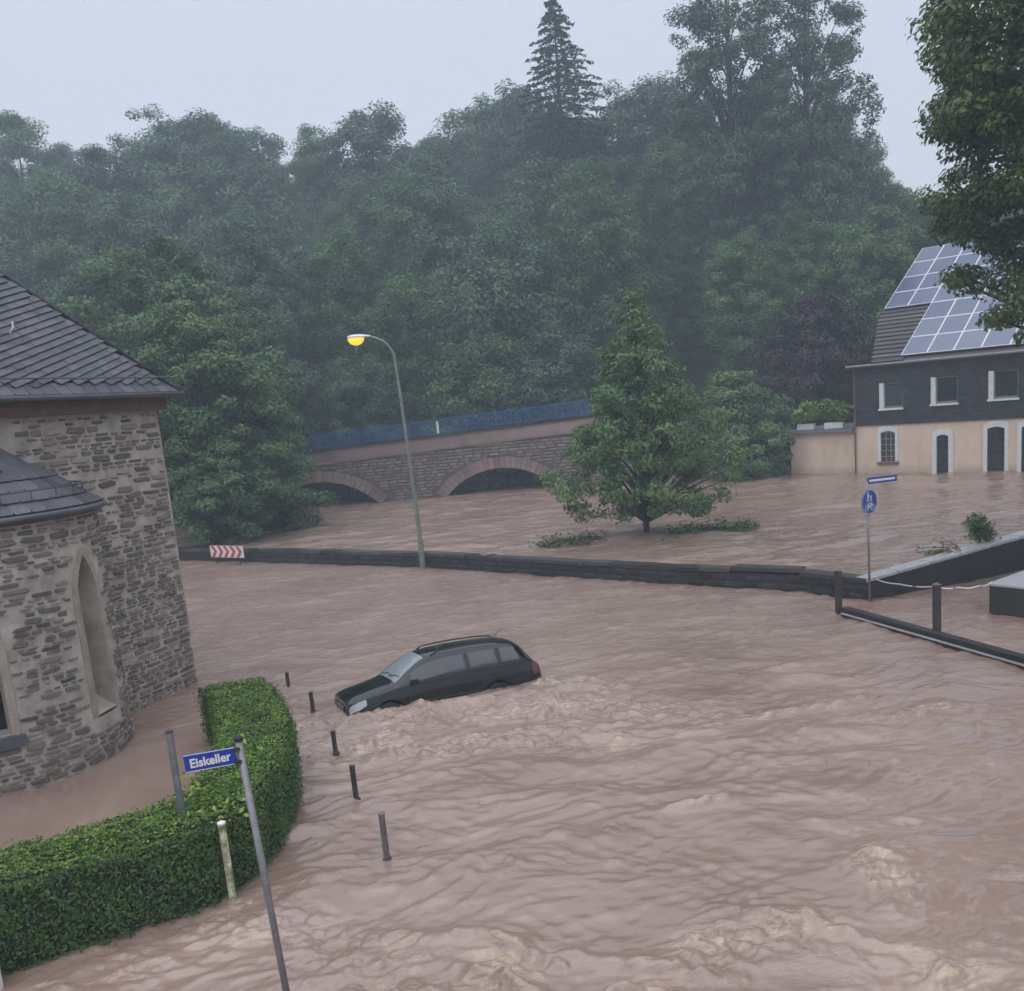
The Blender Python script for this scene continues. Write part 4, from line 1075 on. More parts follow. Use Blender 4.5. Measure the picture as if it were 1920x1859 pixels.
# roof with tile courses and panels
rs = hn * math.cos(TP) + zz * math.sin(TP); rn = -hn * math.sin(TP) + zz * math.cos(TP)
RO = hp_(0, EAVE + .02, -.45)
def rp(u, s, o_=0.0): return RO + hd * u + rs * s + rn * o_
ridge_s = (DEP / 2 + .45) / math.cos(TP)
mb = MB(); RL = LEN - .5
P = [rp(1.15, 0), rp(RL, 0), rp(RL, ridge_s), rp(-.08, ridge_s), rp(-.08, 5.0)]; P += [p - rn * .16 for p in P]
mb.add(P, [(0, 1, 2, 3, 4), (9, 8, 7, 6, 5), (0, 5, 6, 1), (1, 6, 7, 2), (2, 7, 8, 3), (3, 8, 9, 4), (4, 9, 5, 0)])
bk = hp_(0, EAVE, DEP + .3); mb.add([rp(0, ridge_s), rp(RL, ridge_s), bk + hd * RL, bk], [(0, 1, 2, 3)])
hroof = wbuild(mb, 'roof', M['rooftile'], hs_)
tile_me = raw_mesh('tile_course', np.array([(0, 0, 0), (1, 0, 0), (1, 1, 0), (0, 1, 0), (0, 0, 1), (1, 0, 1), (1, 1, .15), (0, 1, .15)]), [(0, 3, 2, 1), (4, 5, 6, 7), (0, 1, 5, 4), (1, 2, 6, 5), (2, 3, 7, 6), (3, 0, 4, 7)]); tile_me.materials.append(M['rooftile'])
for k in range(int(ridge_s / .48)):
    u_s = max(-.10, 1.13 - 1.23 * k * .48 / 5.0); w = (2.9 if k * .48 < 5.6 else RL) - u_s; o0 = rp(u_s, k * .48, .003)
    mtx = Matrix(((hd.x * w, rs.x * .50, rn.x * .085, o0.x), (hd.y * w, rs.y * .50, rn.y * .085, o0.y), (hd.z * w, rs.z * .50, rn.z * .085, o0.z), (0, 0, 0, 1)))
    put_piece(tile_me, mtx, hroof, 'tile_course')
PW, PH = 1.37, 1.95
V = []; mbp = MB()
mbp.m = 1; mbp.box((.5, .5, .02), (.992, .985, .04)); mbp.m = 0; mbp.box((.5, .5, .026), (.93, .93, .036))
pob = mbp.build('solar_panel', [M['panel'], M['alu']]); pme = pob.data; bpy.data.objects.remove(pob)
for row in range(7):
    for colm in range(11):
        if row < 3 and colm < 2: continue
        s0, u0 = .30 + row * PH, -.03 + colm * PW
        if s0 + PH > ridge_s + .3: continue
        o0 = rp(u0, s0, .15)
        mtx = Matrix(((hd.x * PW, rs.x * PH, rn.x, o0.x), (hd.y * PW, rs.y * PH, rn.y, o0.y), (hd.z * PW, rs.z * PH, rn.z, o0.z), (0, 0, 0, 1)))
        put_piece(pme, mtx, hroof, 'solar_panel')
mb = MB(); mb.tube([rp(-.3, -.06, -.05), rp(RL, -.06, -.05)], .075, 8); child(mb.build('gutter', M['metal']), hroof)
mb = MB(); hbox(mb, -.3, LEN, EAVE - .16, EAVE + .0, -.5, 1.2); wbuild(mb, 'eaves', M['metal_dark'], hs_)
mb = MB(); mb.tube([hp_(.02, 0, -.1), hp_(.02, EAVE - .2, -.12)], .05, 8); wbuild(mb, 'downpipe', M['terracotta'], hs_)
# flat roofed annex with terrace
mb = MB(); hbox(mb, -4.05, -.02, -1, 3.02, .1, 5.5); ax_ = wbuild(mb, 'annex_wall', M['beige'], hs_)
mb = MB(); hbox(mb, -4.35, -.10, 3.02, 3.20, -.25, 5.8); wbuild(mb, 'annex_roof', M['metal'], hs_)
for i, (u0, u1, lab) in enumerate(((-3.6, -2.55, 'white planter with yellow green shrub at the terrace end'), (-1.9, -.75, 'white planter with yellow green shrub against the house'))):
    e = empty('planter', tuple(hp_((u0 + u1) / 2, 3.20, .25))); e['_'] = 1; del e['_']
    tag(e, lab, 'planter', 'planters on the terrace')
    mb = MB(); mb.box((0, 0, .19), (u1 - u0, .4, .36), ((hd.x, hd.y, 0), (hn.x, hn.y, 0), zz)); mb.build('box', M['white'], e, bevel=.03)
    e['todo_leaves'] = (u1 - u0)

# ------------------------------------------------------------------ foliage
def leaves(P, size, r_, up_bias=0.6, aspect=0.55, droop=0.0, spread=None, tint=None, outward=None):
    """one small folded leaf per point; returns V, F(quads), tint per vertex"""
    n = len(P)
    nr = r_.normal(size=(n, 3)); nr[:, 2] = np.abs(nr[:, 2]) + up_bias
    if outward is not None: nr = nr * .55 + outward
    nr /= np.linalg.norm(nr, axis=1, keepdims=True)
    ax_ = r_.normal(size=(n, 3)); ax_[:, 2] -= droop; ax_ -= nr * (ax_ * nr).sum(1, keepdims=True); ax_ /= np.linalg.norm(ax_, axis=1, keepdims=True) + 1e-9
    sd = np.cross(nr, ax_)
    s = size * r_.uniform(.65, 1.35, n)[:, None]
    V = np.stack([P - ax_ * s * .5, P + sd * s * aspect * .5 + nr * s * .10, P + ax_ * s * .5 - nr * s * .08, P - sd * s * aspect * .5 + nr * s * .10], 1).reshape(-1, 3)
    F = np.arange(4 * n).reshape(n, 4)
    T = np.repeat(np.clip(tint if tint is not None else r_.random(n), 0, 1), 4)
    return V, F, T
def leaf_obj(name, P, size, mat, r_, parent=None, **kw):
    V, F, T = leaves(P, size, r_, **kw)
    o = mobj(name, V, F, mat, parent)
    add_attr(o.data, 'tint', T)
    return o

OUTW = {}
def tree_parts(seed, h, crown_z, prof, rad, ncl, per, lsize, cl_r, flat=0.75, trunk_r=0.25, nlimb=24, lean=(0, 0), lobes=0.25, inner=.25):
    """cluster-built crown. prof: [(t, radius factor)] over the crown height. returns leaf points, tint, trunk MB"""
    r_ = np.random.default_rng(seed)
    ts, fs = zip(*prof)
    C_ = []
    k1, k2 = r_.uniform(0, 6.28, 2)
    while len(C_) < ncl:
        t_ = r_.random(); f = np.interp(t_, ts, fs)
        if r_.random() > f ** 1.2 + .05: continue
        a = r_.uniform(0, 2 * np.pi)
        lob = 1 + lobes * (math.sin(2 * a + k1 + 5 * t_) * .6 + math.sin(3 * a + k2 - 7 * t_) * .4)
        rho = (inner + (1 - inner) * r_.random() ** .5) * f * rad * lob
        C_.append((rho * math.cos(a) + lean[0] * t_, rho * math.sin(a) + lean[1] * t_, crown_z + t_ * (h - crown_z)))
    C_ = np.array(C_)
    sz = cl_r * r_.uniform(.55, 1.35, ncl)
    cnt = np.maximum(8, (per * (sz / cl_r) ** 2).astype(int))
    idx_ = np.repeat(np.arange(ncl), cnt)
    g = r_.normal(size=(len(idx_), 3)); g /= np.linalg.norm(g, axis=1, keepdims=True); g *= r_.random((len(idx_), 1)) ** .45
    g[:, 2] *= flat
    P = C_[idx_] + g * sz[idx_][:, None]
    ct = r_.uniform(0, .68, ncl)
    OUTW[seed] = g / (np.linalg.norm(g, axis=1, keepdims=True) + 1e-6) * .9 + (C_[idx_] - [0, 0, crown_z + .35 * (h - crown_z)]) / (rad + .25 * h) * .9
    T = ct[idx_] + r_.normal(0, .16, len(idx_))
    mb = MB()
    tz = [0, .25, .5, .8]
    tp_ = [Vector((lean[0] * q * q + r_.normal() * .03 * rad * q, lean[1] * q * q + r_.normal() * .03 * rad * q, q * h)) for q in tz] + [Vector((lean[0] * .95, lean[1] * .95, h * .95))]
    mb.tube(tp_, [trunk_r * 1.15, trunk_r * .85, trunk_r * .6, trunk_r * .25, .02], 9)
    order = r_.permutation(ncl)[:nlimb]
    for i in order:
        c = Vector(C_[i]); hz = max(crown_z * .8, c.z - .55 * math.hypot(c.x, c.y) - .1 * h); q = min(.9, hz / h)
        s_ = Vector((lean[0] * q * q, lean[1] * q * q, q * h)); mid = s_.lerp(c, .5) + Vector((0, 0, .06 * (c - s_).length))
        rr = trunk_r * (1 - q) * .45 + .012
        mb.tube([s_, mid, c], [rr, rr * .6, rr * .2], 5, cap=False)
    return P, T, mb, r_

def make_tree(name, label, cat, loc, mat, group=None, rz=0.0, up=.6, droop=.2, aspect=.55, **kw):
    e = empty(name, loc, rz); tag(e, label, cat, group)
    ls = kw['lsize']
    P, T, mb, r_ = tree_parts(**kw)
    mb.build('trunk', M['bark'], e, smooth=True)
    leaf_obj('crown', P, ls, mat, r_, e, tint=T, outward=OUTW[kw['seed']], up_bias=up, droop=droop, aspect=aspect)
    return e

ROUND = [(0, .45), (.2, .9), (.45, 1), (.7, .85), (.88, .55), (1, .18)]
CONE = [(0, .75), (.12, 1), (.3, .92), (.5, .70), (.7, .48), (.85, .30), (1, .10)]
OVAL = [(0, .35), (.25, .8), (.5, 1), (.75, .8), (.92, .45), (1, .15)]

# the lone tree in the river
make_tree('river_tree', 'young bushy green tree standing alone in the river behind the wall', 'tree', (5.65, 37.7, RIVER - 1.0), M['leaf_fresh'], seed=58, h=10.5, crown_z=1.95, prof=[(0, .62), (.1, .95), (.28, 1), (.42, .80), (.58, .60), (.76, .38), (.9, .20), (1, .04)], rad=3.45,
          ncl=300, per=95, lsize=.165, cl_r=.52, flat=.6, trunk_r=.13, nlimb=90, lobes=.36, inner=.18, up=.4)
# snagged branches at its foot
for x_, y_, lx, ly, n_, sd_, lab in ((2.5, 37.0, 1.5, .5, 420, 61, 'leafy broken branch floating left of the lone tree'), (8.0, 36.7, 2.0, .6, 900, 62, 'leafy branches dragging in the water right of the lone tree')):
    r_ = np.random.default_rng(sd_); e = empty('floating_branch', (x_, y_, RIVER)); tag(e, lab, 'branch', 'branches caught at the lone tree')
    mb = MB(); sgn = 1 if x_ < 5 else -1
    for k in range(6): mb.tube([(sgn * lx, .3, .1), (r_.uniform(-.3, .3), r_.uniform(-.3, .3), .2 + .1 * r_.random()), (-sgn * lx * r_.uniform(.5, 1), r_.uniform(-.5, .5), .1)], [.04, .025, .01], 5)
    mb.build('stem', M['bark'], e)
    cl = np.stack([r_.uniform(-lx, lx, 26), r_.normal(0, ly * .6, 26), r_.uniform(.0, .7, 26) ** 2], 1)
    P = cl[r_.integers(0, 26, n_)] + r_.normal(size=(n_, 3)) * [.22, .2, .13]; P[:, 2] = np.abs(P[:, 2]) * .8 + .03
    leaf_obj('foliage', P, .15, M['leaf_river'], r_, e)

# riverside trees at the left
make_tree('riverside_tree', 'broad leafy tree overhanging the river between church and bridge', 'tree', (-13.6, 52.0, -.5), M['leaf_fresh'], seed=71, h=9.9, crown_z=.9, prof=[(0, .8), (.2, 1), (.5, .95), (.8, .6), (1, .15)], rad=3.3, ncl=230, per=210, lsize=.2, cl_r=.7, flat=.6, trunk_r=.2, nlimb=30)
make_tree('riverside_tree', 'tall dark leafy tree rising right behind the church corner', 'tree', (-15.9, 50.0, -.5), M['leaf_fresh'], seed=72, h=13.2, crown_z=2.0, prof=OVAL, rad=3.9, ncl=230, per=230, lsize=.22, cl_r=.8, flat=.6, trunk_r=.26, nlimb=30)
make_tree('riverside_tree', 'big pale green tree above the church roof', 'tree', (-20.2, 60.0, 0), M['leaf_fresh'], seed=73, h=18.0, crown_z=4, prof=ROUND, rad=6.2, ncl=280, per=230, lsize=.27, cl_r=1.05, flat=.6, trunk_r=.35, nlimb=30)
make_tree('riverside_tree', 'low dark tree under the others beside the chevron board', 'tree', (-14.2, 47.6, -.5), M['leaf_river'], seed=74, h=6.2, crown_z=1.0, prof=ROUND, rad=2.4, ncl=90, per=200, lsize=.2, cl_r=.6, flat=.6, trunk_r=.2, nlimb=30, lean=(.6, 0))
make_tree('riverside_tree', 'leafy tree by the left end of the bridge', 'tree', (-15.5, 57.5, 0), M['leaf_fresh'], seed=75, h=13.0, crown_z=2, prof=ROUND, rad=4.2, ncl=200, per=200, lsize=.25, cl_r=.9, flat=.6, trunk_r=.26, nlimb=24)
# near tree overhanging at the right
make_tree('overhanging_tree', 'dark near tree overhanging from the right edge', 'tree', (17.6, 25.8, -.3), M['leaf_near'], seed=81, h=20.0, crown_z=7.0, prof=[(0, .52), (.10, .60), (.22, .72), (.42, 1), (.7, 1), (1, .5)], rad=6.2, ncl=760, per=210, lsize=.17, cl_r=.7, flat=.6, trunk_r=.4, nlimb=60, lobes=.2, inner=.3)
# shrubs by the house and copper tree
make_tree('bank_shrub', 'bright green shrub on the bank just right of the lone tree', 'shrub', (14.6, 58.6, .2), M['leaf_fresh'], seed=91, h=6.8, crown_z=.2, prof=[(0, .9), (.4, 1), (.8, .6), (1, .2)], rad=3.0, ncl=120, per=190, lsize=.22, cl_r=.7, flat=.6, trunk_r=.1, nlimb=10)
make_tree('bank_shrub', 'lower green shrub beside the house annex', 'shrub', (17.0, 60.8, .2), M['leaf_fresh'], seed=92, h=5.4, crown_z=.2, prof=[(0, .9), (.4, 1), (.8, .6), (1, .2)], rad=2.6, ncl=100, per=190, lsize=.22, cl_r=.7, flat=.6, trunk_r=.1, nlimb=10)
make_tree('copper_tree', 'dark purple leaved tree behind the terrace of the house', 'tree', (22.6, 66.5, 1.5), M['leaf_copper'], seed=93, h=10.5, crown_z=1.4, prof=ROUND, rad=4.0, ncl=170, per=170, lsize=.25, cl_r=.9, flat=.6, trunk_r=.25, nlimb=16)
# planters' shrubs
for e in [o for o in bpy.data.objects if o.name.startswith('planter')]:
    r_ = np.random.default_rng(hash(e.name) % 1000 + 5); w = e['todo_leaves']; del e['todo_leaves']
    c = r_.uniform(-1, 1, (16, 3)) * [w * .55, .35, .42] + [0, 0, 1.05]
    P = c[r_.integers(0, 16, 1500)] + r_.normal(size=(1500, 3)) * [.17, .15, .13]
    Q = P.copy(); Q[:, 0] = P[:, 0] * hd.x + P[:, 1] * hn.x; Q[:, 1] = P[:, 0] * hd.y + P[:, 1] * hn.y
    leaf_obj('shrub', Q, .24, M['leaf_hedge'], r_, e, tint=r_.uniform(.6, 1.0, len(Q)))
    mb = MB()
    for k in range(5): mb.tube([(r_.uniform(-.2, .2), 0, .36), (r_.uniform(-.3, .3), r_.uniform(-.2, .2), 1.1)], .015, 5)
    mb.build('stems', M['bark'], e)
# plants growing over the side wall
r_ = np.random.default_rng(95)
e = empty('wall_bush', (14.1, 27.45, .9)); tag(e, 'small dense green bush growing on top of the side wall', 'bush')
c = r_.uniform(-1, 1, (14, 3)) * [.32, .25, .38] + [0, 0, .45]
P = c[r_.integers(0, 14, 1500)] + r_.normal(size=(1500, 3)) * .12; leaf_obj('foliage', P, .10, M['leaf_river'], r_, e)
mb = MB()
for k in range(5): mb.tube([(0, 0, -.2), (r_.uniform(-.3, .3), r_.uniform(-.2, .2), .7)], .012, 5)
mb.build('stems', M['bark'], e)
e = empty('dry_branch', (12.55, 26.75, .75)); tag(e, 'sparse branch with orange dry leaves behind the side wall', 'branch')
mb = MB(); P = []
for k in range(7):
    tip = Vector((r_.uniform(-.95, .55), r_.uniform(-.2, .3), r_.uniform(.0, .65))); mb.tube([(.8, 0, -.1), tip * .5 + Vector((.3, 0, .15)), tip], [.014, .01, .005], 5)
    for q in range(7): P.append(Vector((.8, 0, -.1)).lerp(tip, r_.uniform(.5, 1.05)) + Vector(r_.normal(size=3) * .08))
mb.build('stem', M['bark'], e)
P = np.array([tuple(p) for p in P]); leaf_obj('leaves', P[:26], .15, M['leaf_dry'], r_, e); leaf_obj('leaves', P[26:], .16, M['leaf_river'], r_, e)

# ------------------------------------------------------------------ clipped hedge
hedge = empty('hedge', (-5, 12.5, 0)); tag(hedge, 'clipped green hedge curving around the church yard', 'hedge')
OUT = [(-12.5, 7.0), (-9.0, 8.95), (-6.4, 10.32), (-4.93, 11.12), (-4.30, 11.55), (-3.93, 12.2), (-3.80, 13.2), (-3.84, 14.3), (-4.05, 15.5), (-4.45, 16.8), (-4.95, 18.0), (-5.35, 18.75)]
INN = [(-13.2, 8.2), (-9.6, 10.1), (-6.94, 11.45), (-5.7, 12.2), (-5.2, 12.6), (-4.98, 12.95), (-4.98, 13.4), (-5.08, 14.3), (-5.3, 15.4), (-5.7, 16.6), (-6.2, 17.8), (-6.55, 18.35)]
def resample(pl, n):
    pl = np.array(pl); d = np.r_[0, np.cumsum(np.hypot(*np.diff(pl, axis=0).T))]; t_ = np.linspace(0, d[-1], n); return np.stack([np.interp(t_, d, pl[:, 0]), np.interp(t_, d, pl[:, 1])], 1)
no = 160
# keep pairing by control index
tt = np.linspace(0, len(OUT) - 1, no); ii = np.arange(len(OUT))
OO = np.stack([np.interp(tt, ii, [p[0] for p in OUT]), np.interp(tt, ii, [p[1] for p in OUT])], 1)
II = np.stack([np.interp(tt, ii, [p[0] for p in INN]), np.interp(tt, ii, [p[1] for p in INN])], 1)
HT = 1.12
sec = [(0, -.4), (0, .5), (0, HT - .08), (.06, HT - .03), (.5, HT - .0), (.94, HT - .03), (1, HT - .08), (1, .5), (1, -.4)]
V = []
for k in range(no):
    for s, z in sec:
        p = OO[k] * (1 - s) + II[k] * s; c_ = (OO[k] + II[k]) / 2; p = c_ + (p - c_) * .93
        V.append((p[0], p[1], z - .04))
ns_ = len(sec)
F = [(k * ns_ + j, k * ns_ + j + 1, (k + 1) * ns_ + j + 1, (k + 1) * ns_ + j) for k in range(no - 1) for j in range(ns_ - 1)]
F += [tuple(range(ns_)), tuple(reversed([(no - 1) * ns_ + j for j in range(ns_)]))]
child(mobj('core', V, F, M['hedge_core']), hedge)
r_ = np.random.default_rng(33)
def hedge_leaves(n, where):
    k = r_.uniform(0, no - 1.001, n); wgt = np.hypot(*(OO[np.minimum(k.astype(int) + 1, no - 1)] - OO[k.astype(int)]).T)
    keep = r_.random(n) < wgt / wgt.max(); k = k[keep]; n = len(k)
    f = (k - k.astype(int))[:, None]; o_ = OO[k.astype(int)] * (1 - f) + OO[k.astype(int) + 1] * f; i_ = II[k.astype(int)] * (1 - f) + II[k.astype(int) + 1] * f
    sidev = (o_ - i_) / np.linalg.norm(o_ - i_, axis=1, keepdims=True)
    lump = .04 * perlin(o_[:, 0] * 1.3, o_[:, 1] * 1.3, 51)
    if where == 'top':
        s = r_.random((n, 1)); p = o_ * (1 - s) + i_ * s
        lump = .05 * perlin(p[:, 0] * 1.7, p[:, 1] * 1.7, 51) + .025 * perlin(p[:, 0] * 5, p[:, 1] * 5, 52)
        edge = np.minimum(s[:, 0], 1 - s[:, 0]); z = HT - .04 * (edge < .07) + lump + np.abs(r_.normal(0, .022, n)) - .02
        z = z + (r_.random(n) < .035) * r_.uniform(.02, .12, n); out_ = np.tile([0, 0, 1.0], (n, 1)); P = np.c_[p, z]; tint = .62 + .22 * perlin(p[:, 0] * 2, p[:, 1] * 2, 55) + r_.normal(0, .2, n)  # lit top put into the tint, lighter than the sides
    else:
        z = r_.random(n) ** .8 * (HT + .12) - .12
        base = o_ if where == 'out' else i_; sg_ = sidev if where == 'out' else -sidev
        lump = .05 * perlin(base[:, 0] * 1.7 + z * 1.3, base[:, 1] * 1.7 - z, 53) + .03 * perlin(base[:, 0] * 5 + z * 4, base[:, 1] * 5, 54)
        p = base + sg_ * (lump + r_.normal(0, .045, n))[:, None]; P = np.c_[p, z]; out_ = np.c_[sg_, np.full(n, .25)]
        tint = .20 + .2 * perlin(base[:, 0] * 2 + z * 2, base[:, 1] * 2, 56) + r_.normal(0, .17, n)  # shade of the hedge sides put into a darker leaf tint
    return P, out_, tint
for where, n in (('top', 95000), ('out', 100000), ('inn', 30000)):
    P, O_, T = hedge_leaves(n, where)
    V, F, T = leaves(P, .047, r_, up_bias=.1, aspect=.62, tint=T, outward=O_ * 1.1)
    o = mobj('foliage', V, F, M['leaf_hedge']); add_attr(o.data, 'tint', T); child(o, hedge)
# end cap leaves
n = 4000; s = r_.random((n, 1)); p = OO[-1] * (1 - s) + II[-1] * s + r_.normal(0, .03, (n, 2)); V, F, T = leaves(np.c_[p, r_.random(n) * HT], .055, r_, outward=np.tile([-.4, 1, .2], (n, 1)))
o = mobj('foliage', V, F, M['leaf_hedge']); add_attr(o.data, 'tint', T); child(o, hedge)
# long bright shoots standing out of the clipped top
sh = [(-5.0, 13.6, 1.12), (-4.75, 12.7, 1.12), (-4.15, 12.1, 1.12), (-4.6, 14.2, 1.12)]
P = np.concatenate([np.array(q) + np.abs(r_.normal(size=(60, 3))) * [.16, .16, .07] * r_.choice([-1, 1], (60, 3)) * [1, 1, 1] for q in sh]); P[:, 2] = np.abs(P[:, 2])
V, F, T = leaves(P, .085, r_, tint=np.full(len(P), 1.0)); o = mobj('fresh_shoots', V, F, M['leaf_hedge']); o['kind'] = 'stuff'; add_attr(o.data, 'tint', T); child(o, hedge)

# ------------------------------------------------------------------ woodland on the hillside
protos = []
for i in range(7):
    sd_ = 200 + i; rr = np.random.default_rng(sd_)
    h_ = [17, 19, 15, 18, 16, 20, 13][i]; rad_ = [4.6, 4.2, 5.0, 4.4, 4.8, 4.0, 4.4][i]
    P, T, mb, r2_ = tree_parts(seed=sd_, h=h_, crown_z=h_ * .14, prof=[ROUND, OVAL, ROUND, OVAL, ROUND, OVAL, ROUND][i], rad=rad_, ncl=240, per=185, lsize=.4, cl_r=1.0, flat=.7, trunk_r=.28, nlimb=14, lobes=.3, inner=.15)
    lv = leaves(P, .25, r2_, up_bias=.4, tint=T, droop=.2, outward=OUTW[sd_])
    tme = raw_mesh('trunk', mb.V, mb.F, True); tme.materials.append(M['bark'])
    cm = raw_mesh('crown', lv[0], lv[1]); cm.materials.append(M['leaf_wood'])
    a = cm.attributes.new('tint', 'FLOAT', 'POINT'); a.data.foreach_set('value', lv[2].astype(np.float32))
    protos.append((h_, tme, cm))
def wood_tree(name, label, x, y, h, i, key, group, rz, sx=1.0):
    z = float(ground(np.array(x), np.array(y))) - .3
    ph, tme, cm = protos[i]
    e = empty(name, (x, y, z), rz); tag(e, label, 'tree', group)
    s = h / ph; e.scale = (s * sx, s * sx, s)
    link(bpy.data.objects.new('trunk', tme), e); o = link(bpy.data.objects.new('crown', cm), e)
    o.material_slots[0].link = 'OBJECT'; o.material_slots[0].material = M[key]
    return e
r_ = np.random.default_rng(77)
y = 69.5; row = 0
while y < 124:
    half = .60 * y + 6; sp = 5.6 + .03 * (y - 70)
    x = -half + r_.uniform(0, sp)
    while x < half:
        xx, yy = x + r_.normal(0, .8), y + r_.normal(0, 1.1)
        if not (yy < 73 and 8 < xx < 44) and not (xx > 16 and yy < 69 + (xx - 16) * .05):
            hh = r_.uniform(12.5, 19.5)
            if yy > 96 and xx < -20: hh += 3.2
            if yy > 105: hh += 2.0 * perlin(np.array(xx * .09), np.array(3.3), 61) * 3
            if xx > 36: hh *= .72
            if xx > 8 and yy < 82: hh *= .8
            key = str(r_.choice(['leaf_wood', 'leaf_fresh', 'leaf_river'], p=[.6, .16, .24]))
            where = 'at the foot of the hillside wood behind the river' if yy < 82 else 'on the skyline of the hillside wood' if yy > 106 else 'on the middle slope of the hillside wood'
            hue = {'leaf_wood': 'grey green', 'leaf_fresh': 'light green', 'leaf_river': 'deep green'}[key]
            wood_tree('woodland_tree', f'{hue} broadleaf tree {where}', xx, yy, hh, int(r_.integers(0, 7)), key, f'{hue} trees {where}', r_.uniform(0, 6.28), r_.uniform(.9, 1.15))
        x += sp * r_.uniform(.8, 1.25)
    y += 6.4; row += 1
# trees of the wood that stand out
for x, y, h, i, key, lab in ((-7.0, 72, 14.5, 1, 'leaf_fresh', 'bright green tree behind the street lamp, above the bridge'), (-11.4, 70.5, 11.0, 0, 'leaf_fresh', 'lighter rounded tree just left of the lamp head'), (1.6, 70.5, 9.6, 4, 'leaf_fresh', 'small bright tree behind the right half of the bridge'),
                              (-3.2, 69.6, 8.0, 6, 'leaf_fresh', 'low light green tree behind the bridge railing marker'), (28.0, 72.5, 12.5, 2, 'leaf_fresh', 'green tree directly behind the left edge of the solar roof'), (33.5, 76.0, 12.0, 3, 'leaf_fresh', 'green tree rising behind the solar panel ridge'),
                              (24.5, 76, 13, 5, 'leaf_fresh', 'broad green tree behind the purple leaved tree'), (-36.0, 112, 23.0, 0, 'leaf_wood', 'tallest rounded crown on the skyline at the far left'), (-30.0, 113, 21.5, 2, 'leaf_wood', 'rounded skyline crown second from the left'),
                              (14.2, 104, 21.5, 0, 'leaf_wood', 'rounded skyline crown just right of the spruce'), (19.0, 101, 21.0, 2, 'leaf_wood', 'skyline crown between the spruce and the very tall pair'),
                              (-11.0, 110, 21.5, 2, 'leaf_wood', 'round skyline crown left of the middle')):
    wood_tree('standout_tree', lab, x, y, h, i, key, None, r_.uniform(0, 6.28), 1.05)
# two tall loose trees at the right skyline
for x, y, h, rd, sd_, lab in ((21.2, 82, 33.5, 5.2, 301, 'very tall loose crowned tree, left of the skyline pair'), (27.8, 83, 33.0, 5.0, 302, 'very tall loose crowned tree, right of the skyline pair')):
    z = float(ground(np.array(x), np.array(y)))
    make_tree('tall_tree', lab, 'tree', (x, y, z), M['leaf_wood'], seed=sd_, h=h, crown_z=6, prof=[(0, .6), (.2, .95), (.45, 1), (.7, .85), (.9, .6), (1, .3)], rad=rd, ncl=420, per=130, lsize=.28, cl_r=.95, flat=.65, trunk_r=.5, nlimb=70, lobes=.35)
# spruce on the ridge
sx_, sy_ = 8.9, 100.0; sz_ = float(ground(np.array(sx_), np.array(sy_)))
sp = empty('spruce_tree', (sx_, sy_, sz_)); tag(sp, 'tall spruce with layered branches standing above the wood on the skyline', 'spruce')
HT_S = 44.9 - sz_
mb = MB(); mb.tube([(0, 0, 0), (0, 0, HT_S * .5), (0, 0, HT_S)], [.45, .28, .03], 8)
r_ = np.random.default_rng(88); PP = []
for k in range(27):
    t_ = k / 27; z = HT_S * (.985 - .66 * t_); L_ = .7 + 7.9 * t_ ** .8; nb = 8 + int(6 * t_)
    for q in range(nb):
        a = 2 * math.pi * (q + r_.random() * .7) / nb + k; ll = L_ * r_.uniform(.6, 1.15)
        tip = Vector((ll * math.cos(a), ll * math.sin(a), -.30 * ll + .06 * ll * ll / 6)); o0 = Vector((0, 0, z + r_.normal() * .15))
        mb.tube([o0, o0 + tip * .5 + Vector((0, 0, -.02)), o0 + tip], [.05, .03, .01], 4, cap=False)
        m_ = int(26 + 30 * ll / 4); s = r_.uniform(.15, 1.04, m_) ** .8
        perp = np.array([-math.sin(a), math.cos(a), 0]); w = (1.0 - s) * ll * .22 + .14
        PP.append(np.array(o0) + s[:, None] * np.array(tip) + (r_.uniform(-1, 1, m_) * w)[:, None] * perp + np.c_[np.zeros(m_), np.zeros(m_), -np.abs(r_.normal(0, .10, m_))])
mb.build('trunk', M['bark'], sp); leaf_obj('crown', np.concatenate(PP), .46, M['needle'], r_, sp, up_bias=1.2, aspect=.4)

# ------------------------------------------------------------------ estate car, afloat
def pchip(xk, yk, x):
    xk = np.array(xk, float); yk = np.array(yk, float); h = np.diff(xk); d = np.diff(yk) / h
    m_ = np.zeros_like(yk); m_[0], m_[-1] = d[0], d[-1]
    for i in range(1, len(xk) - 1):
        if d[i - 1] * d[i] > 0:
            w1, w2 = 2 * h[i] + h[i - 1], h[i] + 2 * h[i - 1]; m_[i] = (w1 + w2) / (w1 / d[i - 1] + w2 / d[i])
    i = np.clip(np.searchsorted(xk, x) - 1, 0, len(h) - 1); t_ = (x - xk[i]) / h[i]
    return (2 * t_ ** 3 - 3 * t_ ** 2 + 1) * yk[i] + (t_ ** 3 - 2 * t_ ** 2 + t_) * h[i] * m_[i] + (-2 * t_ ** 3 + 3 * t_ ** 2) * yk[i + 1] + (t_ ** 3 - t_ ** 2) * h[i] * m_[i + 1]
sx = [0, .03, .08, .16, .3, .5, .8, 1.0, 1.1, 1.38, 1.78, 1.95, 2.3, 2.9, 3.5, 3.95, 4.12, 4.3, 4.44, 4.53, 4.57]
T_top = [.62, .69, .735, .77, .815, .86, .92, .955, .995, 1.19, 1.41, 1.45, 1.485, 1.50, 1.485, 1.435, 1.355, 1.12, .94, .80, .66]
T_edg = [.59, .66, .705, .735, .775, .815, .875, .915, .955, 1.14, 1.35, 1.39, 1.425, 1.44, 1.425, 1.37, 1.285, 1.06, .90, .77, .62]
W_edg = [.52, .58, .61, .63, .645, .65, .67, .69, .69, .655, .585, .575, .57, .57, .56, .545, .55, .58, .60, .60, .56]
